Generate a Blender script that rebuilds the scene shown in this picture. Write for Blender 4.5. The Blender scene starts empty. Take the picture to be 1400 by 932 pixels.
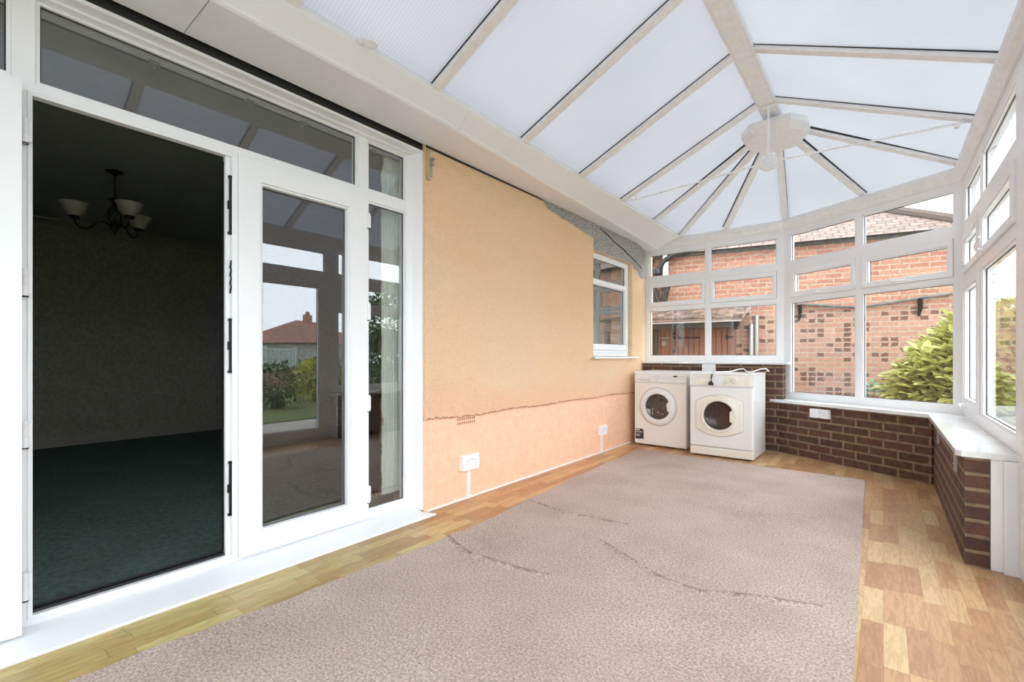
import bpy, bmesh, math, random
from mathutils import Vector, Matrix
random.seed(7)
R = math.radians
PI = math.pi
SC = bpy.context.scene
COL = SC.collection

# ------------------------------------------------------------------ camera, world, light, exposure
cd = bpy.data.cameras.new('camera')
cd.sensor_fit = 'HORIZONTAL'; cd.sensor_width = 36.0
cd.lens = 634.3 / 1400 * 36.0
cd.shift_y = (486.8 - 466) / 1400
cd.clip_start = 0.05; cd.clip_end = 300
cam = bpy.data.objects.new('camera', cd)
cam.location = (0, 0, 1.02)
cam.rotation_euler = (PI / 2, 0, 0.675)
COL.objects.link(cam); SC.camera = cam

wd = bpy.data.worlds.new('overcast_sky'); SC.world = wd; wd.use_nodes = True
bgn = wd.node_tree.nodes['Background']
bgn.inputs['Color'].default_value = (0.92, 0.955, 1.0, 1)
bgn.inputs['Strength'].default_value = 5.8
SC.view_settings.view_transform = 'Standard'
SC.view_settings.look = 'None'
SC.view_settings.gamma = 1
SC.view_settings.use_curve_mapping = False
SC.view_settings.exposure = 0.05

# ------------------------------------------------------------------ materials
MATS = {}
def nt_mat(name):
    m = bpy.data.materials.new(name); m.use_nodes = True
    nt = m.node_tree; bs = nt.nodes['Principled BSDF']
    return m, nt, bs
def N(nt, t, **kw):
    n = nt.nodes.new(t)
    for k, v in kw.items():
        if k in n.inputs.keys() if hasattr(n.inputs, 'keys') else False: n.inputs[k].default_value = v
        else: setattr(n, k, v)
    return n
def ramp(nt, stops, fac=None, interp='LINEAR'):
    n = nt.nodes.new('ShaderNodeValToRGB'); cr = n.color_ramp; cr.interpolation = interp
    while len(cr.elements) < len(stops): cr.elements.new(0.5)
    for e, (p, c) in zip(cr.elements, stops):
        e.position = p; e.color = (*c, 1) if len(c) == 3 else c
    if fac is not None: nt.links.new(fac, n.inputs[0])
    return n
def math_(nt, op, a, b=None, c=None):
    n = nt.nodes.new('ShaderNodeMath'); n.operation = op
    for i, x in enumerate((a, b, c)):
        if x is None: continue
        if isinstance(x, (int, float)): n.inputs[i].default_value = x
        else: nt.links.new(x, n.inputs[i])
    return n.outputs[0]
def noise(nt, vec, scale, detail=3, rough=0.55):
    n = nt.nodes.new('ShaderNodeTexNoise'); n.inputs['Scale'].default_value = scale
    n.inputs['Detail'].default_value = detail; n.inputs['Roughness'].default_value = rough
    if vec is not None: nt.links.new(vec, n.inputs['Vector'])
    return n.outputs[0]
def coord(nt, which='Object'):
    return nt.nodes.new('ShaderNodeTexCoord').outputs[which]
def mixc(nt, fac, a, b, mode='MIX'):
    n = nt.nodes.new('ShaderNodeMix'); n.data_type = 'RGBA'; n.blend_type = mode
    for i, x in ((0, fac), (6, a), (7, b)):
        if isinstance(x, (int, float)): n.inputs[i].default_value = x
        elif isinstance(x, tuple): n.inputs[i].default_value = (*x, 1) if len(x) == 3 else x
        else: nt.links.new(x, n.inputs[i])
    return n.outputs[2]
def bump(nt, bs, h, strength=0.3, dist=0.01):
    b = nt.nodes.new('ShaderNodeBump'); b.inputs['Strength'].default_value = strength
    b.inputs['Distance'].default_value = dist
    nt.links.new(h, b.inputs['Height']); nt.links.new(b.outputs[0], bs.inputs['Normal'])
def plain(name, col, rough=0.5, metal=0.0, var=0.06, scale=9.0, spec=0.5):
    m, nt, bs = nt_mat(name)
    f = noise(nt, coord(nt), scale)
    lo = tuple(max(0, c * (1 - var)) for c in col); hi = tuple(min(1, c * (1 + var)) for c in col)
    r = ramp(nt, [(0.3, lo), (0.7, hi)], f)
    nt.links.new(r.outputs[0], bs.inputs['Base Color'])
    bs.inputs['Roughness'].default_value = rough; bs.inputs['Metallic'].default_value = metal
    bs.inputs['Specular IOR Level'].default_value = spec
    MATS[name] = m; return m

plain('upvc', (0.85, 0.86, 0.88), 0.28, var=0.015, scale=3)
plain('upvc_roof', (0.82, 0.825, 0.83), 0.35, var=0.05, scale=22)
plain('weathered_grey', (0.13, 0.12, 0.11), 0.7, var=0.4, scale=12)
plain('gutter_grey', (0.34, 0.31, 0.29), 0.5)
plain('gasket', (0.012, 0.012, 0.014), 0.5)
plain('black_iron', (0.012, 0.011, 0.011), 0.4, 0.5)
plain('black_plastic', (0.015, 0.015, 0.017), 0.35)
plain('grey_metal', (0.42, 0.41, 0.39), 0.45, 0.6)
plain('chrome', (0.7, 0.7, 0.7), 0.15, 1.0)
plain('enamel', (0.84, 0.82, 0.775), 0.22, var=0.01, scale=2)
plain('cool_enamel', (0.80, 0.80, 0.80), 0.22, var=0.01, scale=2)
plain('cream_plastic', (0.79, 0.76, 0.68), 0.3, var=0.02)
plain('drum_glass', (0.035, 0.032, 0.03), 0.08, var=0.3, scale=25, spec=0.9)
plain('drum_dark', (0.055, 0.035, 0.028), 0.22, 0.3, var=0.3, scale=40)
plain('sheer_fabric', (0.88, 0.88, 0.82), 0.8)
plain('skirting_paint', (0.26, 0.245, 0.215), 0.4)
plain('room_ceiling_paint', (0.33, 0.35, 0.33), 0.7)
plain('alabaster', (0.36, 0.33, 0.28), 0.25, var=0.18, scale=18)
plain('dark_fringe', (0.10, 0.03, 0.02), 0.7)
plain('marking_grey', (0.32, 0.32, 0.33), 0.4)
plain('red_tile_far', (0.24, 0.115, 0.085), 0.8, var=0.25, scale=3)
plain('tile_brown', (0.26, 0.185, 0.145), 0.85, var=0.4, scale=9)
plain('tile_dark', (0.15, 0.105, 0.085), 0.85, var=0.4, scale=9)
plain('brown_door', (0.27, 0.115, 0.07), 0.5, var=0.12, scale=6)
plain('dark_timber', (0.03, 0.025, 0.022), 0.6)
plain('trellis_paint', (0.50, 0.56, 0.55), 0.6)
plain('bark', (0.11, 0.08, 0.055), 0.9, var=0.4, scale=14)
plain('pale_wood', (0.50, 0.40, 0.25), 0.6, var=0.15)
plain('pink_terracotta', (0.45, 0.2, 0.12), 0.7)

def glass_mat(name, r0, pw, tint=(0.93, 0.96, 0.95)):
    m = bpy.data.materials.new(name); m.use_nodes = True; nt = m.node_tree
    nt.nodes.remove(nt.nodes['Principled BSDF']); out = nt.nodes['Material Output']
    lw = nt.nodes.new('ShaderNodeLayerWeight'); lw.inputs['Blend'].default_value = 0.5
    p = math_(nt, 'POWER', lw.outputs['Facing'], pw)
    f = math_(nt, 'ADD', math_(nt, 'MULTIPLY', p, 1 - r0), r0)
    tr = nt.nodes.new('ShaderNodeBsdfTransparent'); tr.inputs[0].default_value = (*tint, 1)
    gl = nt.nodes.new('ShaderNodeBsdfGlossy'); gl.inputs['Roughness'].default_value = 0.0
    gl.inputs['Color'].default_value = (0.95, 0.97, 1, 1)
    mx = nt.nodes.new('ShaderNodeMixShader')
    nt.links.new(f, mx.inputs[0]); nt.links.new(tr.outputs[0], mx.inputs[1]); nt.links.new(gl.outputs[0], mx.inputs[2])
    nt.links.new(mx.outputs[0], out.inputs['Surface'])
    MATS[name] = m
glass_mat('window_glass', 0.06, 3.6)
glass_mat('door_glass', 0.16, 3.0, (0.86, 0.90, 0.88))

def poly_mat():
    m = bpy.data.materials.new('polycarbonate'); m.use_nodes = True; nt = m.node_tree
    nt.nodes.remove(nt.nodes['Principled BSDF']); out = nt.nodes['Material Output']
    uv = nt.nodes.new('ShaderNodeTexCoord').outputs['UV']
    sx = nt.nodes.new('ShaderNodeSeparateXYZ'); nt.links.new(uv, sx.inputs[0])
    w = math_(nt, 'PINGPONG', math_(nt, 'MULTIPLY', sx.outputs[0], 55.0), 0.5)
    st = math_(nt, 'SMOOTH_MIN', math_(nt, 'MULTIPLY', w, 4.0), 1.0, 0.3)
    cl = noise(nt, coord(nt), 1.3, 3)
    base = ramp(nt, [(0.3, (0.150, 0.154, 0.163)), (0.7, (0.172, 0.174, 0.180))], cl)
    c = mixc(nt, st, (0.135, 0.138, 0.147), base.outputs[0])
    tl = nt.nodes.new('ShaderNodeBsdfTranslucent'); nt.links.new(c, tl.inputs[0])
    df = nt.nodes.new('ShaderNodeBsdfDiffuse'); df.inputs[0].default_value = (0.55, 0.56, 0.58, 1)
    mx = nt.nodes.new('ShaderNodeAddShader'); sc = nt.nodes.new('ShaderNodeMixShader'); sc.inputs[0].default_value = 0.22
    nt.links.new(tl.outputs[0], sc.inputs[1]); nt.links.new(df.outputs[0], sc.inputs[2])
    nt.links.new(sc.outputs[0], out.inputs['Surface'])
    MATS['polycarbonate'] = m
poly_mat()

def brick_mat(name, c1, c2, mortar, bw=0.225, rh=0.075, ms=0.010, rough=0.75, burnt=None, use_xy=True, dark_var=0.5, bstr=0.6):
    m, nt, bs = nt_mat(name)
    co = coord(nt); s = nt.nodes.new('ShaderNodeSeparateXYZ'); nt.links.new(co, s.inputs[0])
    u = math_(nt, 'ADD', s.outputs[0], s.outputs[1])
    cb = nt.nodes.new('ShaderNodeCombineXYZ'); nt.links.new(u, cb.inputs[0]); nt.links.new(s.outputs[2], cb.inputs[1])
    wob = noise(nt, co, 14, 2)
    wv = math_(nt, 'MULTIPLY', math_(nt, 'SUBTRACT', wob, 0.5), 0.003)
    cb2 = nt.nodes.new('ShaderNodeCombineXYZ'); nt.links.new(wv, cb2.inputs[0]); nt.links.new(wv, cb2.inputs[1])
    va = nt.nodes.new('ShaderNodeVectorMath'); va.operation = 'ADD'
    nt.links.new(cb.outputs[0], va.inputs[0]); nt.links.new(cb2.outputs[0], va.inputs[1])
    b = nt.nodes.new('ShaderNodeTexBrick')
    nt.links.new(va.outputs[0], b.inputs['Vector'])
    b.inputs['Scale'].default_value = 1.0; b.inputs['Brick Width'].default_value = bw
    b.inputs['Row Height'].default_value = rh; b.inputs['Mortar Size'].default_value = ms
    b.inputs['Mortar Smooth'].default_value = 0.15; b.inputs['Bias'].default_value = -0.1
    b.inputs['Color1'].default_value = (*c1, 1); b.inputs['Color2'].default_value = (*c2, 1)
    b.inputs['Mortar'].default_value = (*mortar, 1)
    n2 = noise(nt, co, 22, 4)
    r = ramp(nt, [(0.25, (dark_var,) * 3), (0.7, (1.15,) * 3)], n2)
    c = mixc(nt, 1.0, b.outputs['Color'], r.outputs[0], 'MULTIPLY')
    if burnt:
        row = math_(nt, 'FLOOR', math_(nt, 'DIVIDE', s.outputs[2], rh))
        cell = math_(nt, 'ADD', math_(nt, 'DIVIDE', u, bw / 2), 0.0)
        wn = nt.nodes.new('ShaderNodeTexWhiteNoise'); wn.noise_dimensions = '2D'
        cv = nt.nodes.new('ShaderNodeCombineXYZ'); nt.links.new(math_(nt, 'FLOOR', cell), cv.inputs[0]); nt.links.new(row, cv.inputs[1])
        nt.links.new(cv.outputs[0], wn.inputs['Vector'])
        pick = math_(nt, 'GREATER_THAN', wn.outputs[0], 0.66)
        nz = math_(nt, 'MULTIPLY', math_(nt, 'SUBTRACT', noise(nt, co, 30, 2), 0.5), 0.5)
        fx = math_(nt, 'ABSOLUTE', math_(nt, 'SUBTRACT', math_(nt, 'FRACT', cell), 0.5))
        fz = math_(nt, 'ABSOLUTE', math_(nt, 'SUBTRACT', math_(nt, 'FRACT', math_(nt, 'DIVIDE', s.outputs[2], rh)), 0.5))
        near = math_(nt, 'LESS_THAN', math_(nt, 'ADD', math_(nt, 'MAXIMUM', fx, fz), nz), 0.37)
        low = math_(nt, 'LESS_THAN', s.outputs[2], burnt)
        f = math_(nt, 'MULTIPLY', math_(nt, 'MULTIPLY', near, pick), low)
        c2_ = mixc(nt, f, c, (0.10, 0.045, 0.03))
        lf = math_(nt, 'MULTIPLY', low, 0.35)
        c = mixc(nt, lf, c2_, (0.36, 0.25, 0.19))
        c = mixc(nt, f, c, (0.13, 0.06, 0.04))
    nt.links.new(c, bs.inputs['Base Color']); bs.inputs['Roughness'].default_value = rough
    inv = math_(nt, 'SUBTRACT', 1.0, b.outputs['Fac'])
    h = math_(nt, 'ADD', math_(nt, 'MULTIPLY', inv, 1.0), math_(nt, 'MULTIPLY', n2, 0.35))
    bump(nt, bs, h, bstr, 0.006)
    MATS[name] = m
brick_mat('dwarf_brick', (0.135, 0.052, 0.034), (0.075, 0.034, 0.026), (0.26, 0.185, 0.11), ms=0.009)
brick_mat('garage_brick', (0.43, 0.20, 0.13), (0.31, 0.125, 0.085), (0.37, 0.29, 0.22), burnt=1.84, dark_var=0.6, bstr=0.4)
brick_mat('painted_brick', (0.86, 0.53, 0.355), (0.86, 0.535, 0.36), (0.845, 0.515, 0.34), ms=0.005, dark_var=0.98, bstr=0.07)

def render_wall_mat():
    m, nt, bs = nt_mat('peach_render')
    co = coord(nt)
    big = noise(nt, co, 0.9, 3); fine = noise(nt, co, 60, 3, 0.7)
    vor = nt.nodes.new('ShaderNodeTexVoronoi'); vor.inputs['Scale'].default_value = 75
    nt.links.new(co, vor.inputs['Vector'])
    c = ramp(nt, [(0.3, (0.88, 0.59, 0.345)), (0.7, (0.87, 0.635, 0.42))], big).outputs[0]
    s = nt.nodes.new('ShaderNodeSeparateXYZ'); nt.links.new(co, s.inputs[0])
    # fresher pinker coat near the plinth line, ragged
    zz = math_(nt, 'ADD', s.outputs[2], math_(nt, 'MULTIPLY', math_(nt, 'SUBTRACT', big, 0.5), 0.5))
    f = ramp(nt, [(0.70, (1, 1, 1)), (0.86, (0, 0, 0))], zz)
    c = mixc(nt, f.outputs[0], c, (0.88, 0.56, 0.36))
    sp = ramp(nt, [(0.0, (0.40, 0.30, 0.22)), (0.26, (1, 1, 1))], vor.outputs['Distance'])
    nz = noise(nt, co, 25, 2)
    spf = ramp(nt, [(0.46, (0, 0, 0)), (0.60, (1, 1, 1))], nz)
    spm = mixc(nt, spf.outputs[0], (1, 1, 1), sp.outputs[0])
    c = mixc(nt, 0.8, c, spm, 'MULTIPLY')
    nt.links.new(c, bs.inputs['Base Color']); bs.inputs['Roughness'].default_value = 0.85
    h = math_(nt, 'ADD', fine, math_(nt, 'MULTIPLY', vor.outputs['Distance'], 0.9))
    bump(nt, bs, h, 0.8, 0.012)
    MATS['peach_render'] = m
    m, nt, bs = nt_mat('grey_render')
    co = coord(nt)
    vor = nt.nodes.new('ShaderNodeTexVoronoi'); vor.inputs['Scale'].default_value = 70
    nt.links.new(co, vor.inputs['Vector'])
    c = ramp(nt, [(0.1, (0.68, 0.65, 0.61)), (0.6, (0.27, 0.26, 0.25))], vor.outputs['Distance']).outputs[0]
    nt.links.new(c, bs.inputs['Base Color']); bs.inputs['Roughness'].default_value = 0.9
    bump(nt, bs, vor.outputs['Distance'], 0.7, 0.01)
    MATS['grey_render'] = m
render_wall_mat()

def plank_mat():
    m, nt, bs = nt_mat('laminate')
    co = coord(nt); s = nt.nodes.new('ShaderNodeSeparateXYZ'); nt.links.new(co, s.inputs[0])
    W, L = 0.066, 0.33
    row = math_(nt, 'FLOOR', math_(nt, 'DIVIDE', s.outputs[0], W))
    wn = nt.nodes.new('ShaderNodeTexWhiteNoise'); wn.noise_dimensions = '1D'; nt.links.new(row, wn.inputs['W'])
    yy = math_(nt, 'ADD', math_(nt, 'DIVIDE', s.outputs[1], L), math_(nt, 'MULTIPLY', wn.outputs[0], 7.0))
    col = math_(nt, 'FLOOR', yy)
    cb = nt.nodes.new('ShaderNodeCombineXYZ'); nt.links.new(row, cb.inputs[0]); nt.links.new(col, cb.inputs[1])
    w2 = nt.nodes.new('ShaderNodeTexWhiteNoise'); w2.noise_dimensions = '2D'; nt.links.new(cb.outputs[0], w2.inputs['Vector'])
    c = ramp(nt, [(0.0, (0.42, 0.225, 0.115)), (0.3, (0.49, 0.285, 0.145)), (0.6, (0.56, 0.35, 0.18)), (1.0, (0.64, 0.46, 0.25))], w2.outputs[0]).outputs[0]
    mp = nt.nodes.new('ShaderNodeMapping'); mp.inputs['Scale'].default_value = (16, 2.2, 1)
    nt.links.new(co, mp.inputs[0])
    off = nt.nodes.new('ShaderNodeVectorMath'); off.operation = 'ADD'
    nt.links.new(mp.outputs[0], off.inputs[0]); nt.links.new(w2.outputs['Color'], off.inputs[1])
    g = noise(nt, off.outputs[0], 2.2, 4)
    gg = math_(nt, 'PINGPONG', math_(nt, 'MULTIPLY', g, 9.0), 1.0)
    gr = ramp(nt, [(0, (0.78, 0.73, 0.68)), (1, (1.08, 1.08, 1.08))], gg)
    c = mixc(nt, 0.75, c, gr.outputs[0], 'MULTIPLY')
    # colour cast of the mixed light, painted into the boards: yellower alongside the doors, redder past them
    far = ramp(nt, [(0.0, (0.92, 1.10, 0.85)), (1.0, (1.05, 0.93, 0.85))], math_(nt, 'MULTIPLY_ADD', s.outputs[1], 0.9, -1.2))
    side = ramp(nt, [(0.0, (0, 0, 0)), (1.0, (1, 1, 1))], math_(nt, 'MULTIPLY_ADD', s.outputs[0], -1.0, -1.0))
    tint = mixc(nt, side.outputs[0], (1.0, 1.0, 1.0), far.outputs[0])
    c = mixc(nt, 1.0, c, tint, 'MULTIPLY')
    def edge(v, k):
        fr = math_(nt, 'FRACT', v); return math_(nt, 'LESS_THAN', math_(nt, 'MINIMUM', fr, math_(nt, 'SUBTRACT', 1.0, fr)), k)
    e = math_(nt, 'MAXIMUM', edge(math_(nt, 'DIVIDE', s.outputs[0], W), 0.012), edge(yy, 0.004))
    c = mixc(nt, math_(nt, 'MULTIPLY', e, 0.5), c, (0.16, 0.08, 0.035))
    nt.links.new(c, bs.inputs['Base Color']); bs.inputs['Roughness'].default_value = 0.32
    bs.inputs['Specular IOR Level'].default_value = 0.35
    MATS['laminate'] = m
plank_mat()

def fuzzy(name, a, b, scale, rough=0.95, big=None, bs_=0.6):
    m, nt, bs = nt_mat(name); co = coord(nt)
    f = noise(nt, co, scale, 4, 0.8)
    c = ramp(nt, [(0.38, a), (0.62, b)], f).outputs[0]
    if big:
        g = noise(nt, co, big, 4)
        r = ramp(nt, [(0.3, (0.86, 0.84, 0.82)), (0.65, (1.04, 1.04, 1.04))], g)
        c = mixc(nt, 1.0, c, r.outputs[0], 'MULTIPLY')
    nt.links.new(c, bs.inputs['Base Color']); bs.inputs['Roughness'].default_value = rough
    bs.inputs['Specular IOR Level'].default_value = 0.1
    bump(nt, bs, f, bs_, 0.008)
    MATS[name] = m
fuzzy('beige_pile', (0.33, 0.25, 0.215), (0.71, 0.585, 0.515), 110, big=2.2)
fuzzy('soiled_pile', (0.22, 0.16, 0.13), (0.47, 0.37, 0.32), 110, big=2.2)  # darker beige pile, shade of the carpet creases put into the colour
fuzzy('green_pile', (0.085, 0.135, 0.12), (0.165, 0.22, 0.20), 30, big=3)
fuzzy('wallpaper', (0.22, 0.21, 0.17), (0.32, 0.31, 0.26), 26, 0.8, bs_=0.1)
fuzzy('paving', (0.30, 0.27, 0.24), (0.42, 0.39, 0.35), 8)
fuzzy('lawn_grass', (0.07, 0.095, 0.035), (0.17, 0.19, 0.08), 12)
fuzzy('white_speckle', (0.72, 0.73, 0.74), (0.86, 0.87, 0.88), 3, 0.12, bs_=0.0)

def roof_tile_mat(name, a, b, rw=0.17, rh=0.11):
    m, nt, bs = nt_mat(name)
    uv = nt.nodes.new('ShaderNodeTexCoord').outputs['UV']
    bt = nt.nodes.new('ShaderNodeTexBrick'); nt.links.new(uv, bt.inputs['Vector'])
    bt.inputs['Scale'].default_value = 1; bt.inputs['Brick Width'].default_value = rw; bt.inputs['Row Height'].default_value = rh
    bt.inputs['Mortar Size'].default_value = 0.010; bt.inputs['Mortar Smooth'].default_value = 0.3
    bt.inputs['Color1'].default_value = (*a, 1); bt.inputs['Color2'].default_value = (*b, 1)
    bt.inputs['Mortar'].default_value = (0.10, 0.075, 0.06, 1)
    n2 = noise(nt, uv, 9, 4); r = ramp(nt, [(0.3, (0.7, 0.7, 0.7)), (0.7, (1.2, 1.2, 1.2))], n2)
    c = mixc(nt, 1.0, bt.outputs['Color'], r.outputs[0], 'MULTIPLY')
    nt.links.new(c, bs.inputs['Base Color']); bs.inputs['Roughness'].default_value = 0.85
    bump(nt, bs, math_(nt, 'SUBTRACT', 1.0, bt.outputs['Fac']), 0.7, 0.02)
    MATS[name] = m
roof_tile_mat('roof_tiles', (0.23, 0.165, 0.135), (0.18, 0.13, 0.11))
roof_tile_mat('canopy_tiles', (0.24, 0.165, 0.125), (0.12, 0.08, 0.065), 0.13, 0.06)

def leaf_mat(name, a, b, c3):
    m, nt, bs = nt_mat(name); co = coord(nt)
    f = noise(nt, co, 30, 2); g = noise(nt, co, 2.5, 3)
    c = ramp(nt, [(0.3, a), (0.55, b), (0.75, c3)], f).outputs[0]
    r = ramp(nt, [(0.3, (0.7, 0.75, 0.7)), (0.7, (1.1, 1.1, 1.1))], g)
    c = mixc(nt, 1.0, c, r.outputs[0], 'MULTIPLY')
    nt.links.new(c, bs.inputs['Base Color']); bs.inputs['Roughness'].default_value = 0.35
    tl = nt.nodes.new('ShaderNodeBsdfTranslucent'); nt.links.new(c, tl.inputs[0])
    mx = nt.nodes.new('ShaderNodeMixShader'); mx.inputs[0].default_value = 0.25
    out = nt.nodes['Material Output']
    nt.links.new(bs.outputs[0], mx.inputs[1]); nt.links.new(tl.outputs[0], mx.inputs[2]); nt.links.new(mx.outputs[0], out.inputs['Surface'])
    MATS[name] = m
leaf_mat('laurel_leaf', (0.38, 0.39, 0.09), (0.52, 0.51, 0.18), (0.64, 0.61, 0.30))
leaf_mat('green_leaf', (0.03, 0.075, 0.02), (0.07, 0.13, 0.03), (0.12, 0.19, 0.05))
leaf_mat('blue_green_leaf', (0.10, 0.20, 0.11), (0.19, 0.32, 0.19), (0.28, 0.42, 0.28))
leaf_mat('golden_leaf', (0.38, 0.36, 0.04), (0.58, 0.52, 0.07), (0.66, 0.6, 0.15))

# ------------------------------------------------------------------ mesh helpers
class MB:
    def __init__(s): s.v = []; s.f = []; s.m = []; s.uv = {}
    def quad(s, pts, mi=0, uv=None):
        b = len(s.v); s.v += [tuple(p) for p in pts]; s.f.append(tuple(range(b, b + len(pts)))); s.m.append(mi)
        if uv: s.uv[len(s.f) - 1] = uv
    def box(s, x0, x1, y0, y1, z0, z1, mi=0):
        b = len(s.v)
        s.v += [(x0, y0, z0), (x1, y0, z0), (x1, y1, z0), (x0, y1, z0), (x0, y0, z1), (x1, y0, z1), (x1, y1, z1), (x0, y1, z1)]
        for q in ((0, 3, 2, 1), (4, 5, 6, 7), (0, 1, 5, 4), (1, 2, 6, 5), (2, 3, 7, 6), (3, 0, 4, 7)):
            s.f.append(tuple(b + i for i in q)); s.m.append(mi)
    def prism(s, pts, off, mi=0):           # polygon pts (3D) extruded by vector off
        n = len(pts); b = len(s.v); o = Vector(off)
        s.v += [tuple(p) for p in pts] + [tuple(Vector(p) + o) for p in pts]
        s.f.append(tuple(b + i for i in range(n))); s.m.append(mi)
        s.f.append(tuple(b + n + i for i in reversed(range(n)))); s.m.append(mi)
        for i in range(n):
            j = (i + 1) % n; s.f.append((b + i, b + n + i, b + n + j, b + j)); s.m.append(mi)
    def ring(s, x0, x1, z0, z1, w, y0, y1, mi=0):
        s.plate(x0, x1, z0, z1, [(x0 + w, x1 - w, z0 + w, z1 - w)], y0, y1, mi)
    def plate(s, x0, x1, z0, z1, holes, y0, y1, mi=0):
        xs = sorted({x0, x1} | {h[0] for h in holes} | {h[1] for h in holes})
        zs = sorted({z0, z1} | {h[2] for h in holes} | {h[3] for h in holes})
        xs = [x for x in xs if x0 <= x <= x1]; zs = [z for z in zs if z0 <= z <= z1]
        def solid(i, j):
            if i < 0 or j < 0 or i >= len(xs) - 1 or j >= len(zs) - 1: return False
            cx = (xs[i] + xs[i + 1]) / 2; cz = (zs[j] + zs[j + 1]) / 2
            return not any(h[0] < cx < h[1] and h[2] < cz < h[3] for h in holes)
        idx = {}
        def V(i, j, k):
            key = (i, j, k)
            if key not in idx: idx[key] = len(s.v); s.v.append((xs[i], y1 if k else y0, zs[j]))
            return idx[key]
        for i in range(len(xs) - 1):
            for j in range(len(zs) - 1):
                if not solid(i, j): continue
                s.f.append((V(i, j, 0), V(i + 1, j, 0), V(i + 1, j + 1, 0), V(i, j + 1, 0))); s.m.append(mi)
                s.f.append((V(i, j, 1), V(i, j + 1, 1), V(i + 1, j + 1, 1), V(i + 1, j, 1))); s.m.append(mi)
                if not solid(i - 1, j): s.f.append((V(i, j, 0), V(i, j + 1, 0), V(i, j + 1, 1), V(i, j, 1))); s.m.append(mi)
                if not solid(i + 1, j): s.f.append((V(i + 1, j, 0), V(i + 1, j, 1), V(i + 1, j + 1, 1), V(i + 1, j + 1, 0))); s.m.append(mi)
                if not solid(i, j - 1): s.f.append((V(i, j, 0), V(i, j, 1), V(i + 1, j, 1), V(i + 1, j, 0))); s.m.append(mi)
                if not solid(i, j + 1): s.f.append((V(i, j + 1, 0), V(i + 1, j + 1, 0), V(i + 1, j + 1, 1), V(i, j + 1, 1))); s.m.append(mi)
    def lathe(s, prof, c=(0, 0, 0), axis='z', seg=32, mi=0, sx=1.0, sz=1.0, a0=0, a1=2 * PI):
        b = len(s.v); n = len(prof); full = abs(a1 - a0 - 2 * PI) < 1e-6; cnt = seg if full else seg + 1
        for k in range(cnt):
            a = a0 + (a1 - a0) * k / seg
            for r, h in prof:
                p, q = r * math.cos(a) * sx, r * math.sin(a) * sz
                if axis == 'z': s.v.append((c[0] + p, c[1] + q, c[2] + h))
                elif axis == 'y': s.v.append((c[0] + p, c[1] + h, c[2] + q))
                else: s.v.append((c[0] + h, c[1] + p, c[2] + q))
        for k in range(seg):
            k2 = (k + 1) % cnt
            for i in range(n - 1):
                s.f.append((b + k * n + i, b + k2 * n + i, b + k2 * n + i + 1, b + k * n + i + 1)); s.m.append(mi)
    def tube(s, pts, r, seg=8, mi=0, cap=True):
        pts = [Vector(p) for p in pts]; b = len(s.v); up = Vector((0.13, 0.21, 0.97)); n = len(pts)
        rs = r if isinstance(r, (list, tuple)) else [r] * n
        for i, p in enumerate(pts):
            d = (pts[min(i + 1, n - 1)] - pts[max(i - 1, 0)]).normalized()
            if abs(d.dot(up)) > 0.98: up = Vector((0.9, 0.1, 0.1)).normalized()
            a = d.cross(up).normalized(); c = d.cross(a).normalized(); up = -c if False else up
            for k in range(seg):
                t = 2 * PI * k / seg; s.v.append(tuple(p + a * math.cos(t) * rs[i] + c * math.sin(t) * rs[i]))
        for i in range(n - 1):
            for k in range(seg):
                k2 = (k + 1) % seg
                s.f.append((b + i * seg + k, b + i * seg + k2, b + (i + 1) * seg + k2, b + (i + 1) * seg + k)); s.m.append(mi)
        if cap:
            s.f.append(tuple(b + k for k in reversed(range(seg)))); s.m.append(mi)
            s.f.append(tuple(b + (n - 1) * seg + k for k in range(seg))); s.m.append(mi)
    def beam(s, P0, P1, w, d, mi=0, up=(0, 0, 1)):   # underside centre line P0-P1, width w, depth d upward
        P0 = Vector(P0); P1 = Vector(P1); t = (P1 - P0).normalized(); side = t.cross(Vector(up)).normalized()
        nn = side.cross(t).normalized()
        a = [P0 - side * w / 2, P0 + side * w / 2, P1 + side * w / 2, P1 - side * w / 2]
        s.prism(a, nn * d, mi)
    def build(s, name, mats, parent=None, bevel=0, smooth=False, loc=None, rot=None, recalc=True):
        me = bpy.data.meshes.new(name); me.from_pydata(s.v, [], s.f)
        for m in (mats if isinstance(mats, (list, tuple)) else [mats]): me.materials.append(MATS[m])
        for p, mi in zip(me.polygons, s.m): p.material_index = mi
        if s.uv:
            ul = me.uv_layers.new(name='UVMap')
            for fi, uvs in s.uv.items():
                for li, uvv in zip(me.polygons[fi].loop_indices, uvs): ul.data[li].uv = uvv
        if recalc:
            bm = bmesh.new(); bm.from_mesh(me); bmesh.ops.recalc_face_normals(bm, faces=bm.faces); bm.to_mesh(me); bm.free()
        if smooth:
            for p in me.polygons: p.use_smooth = True
            try: me.set_sharp_from_angle(angle=R(38))
            except Exception: pass
        me.update()
        o = bpy.data.objects.new(name, me); COL.objects.link(o)
        if parent: o.parent = parent
        if loc: o.location = loc
        if rot: o.rotation_euler = rot
        if bevel:
            b = o.modifiers.new('bevel', 'BEVEL'); b.width = bevel; b.segments = 2; b.limit_method = 'ANGLE'; b.angle_limit = R(40)
        return o
def root(name, loc=(0, 0, 0), rz=0, label=None, cat=None, group=None, kind=None):
    o = bpy.data.objects.new(name, None); COL.objects.link(o); o.location = loc; o.rotation_euler = (0, 0, rz)
    return tag(o, label, cat, group, kind)
def tag(o, label=None, cat=None, group=None, kind=None):
    if label: o['label'] = label
    if cat: o['category'] = cat
    if group: o['group'] = group
    if kind: o['kind'] = kind
    return o
def struct(name, mb, mats, label=None, **kw):
    o = mb.build(name, mats, **kw); return tag(o, label, kind='structure')

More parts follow.
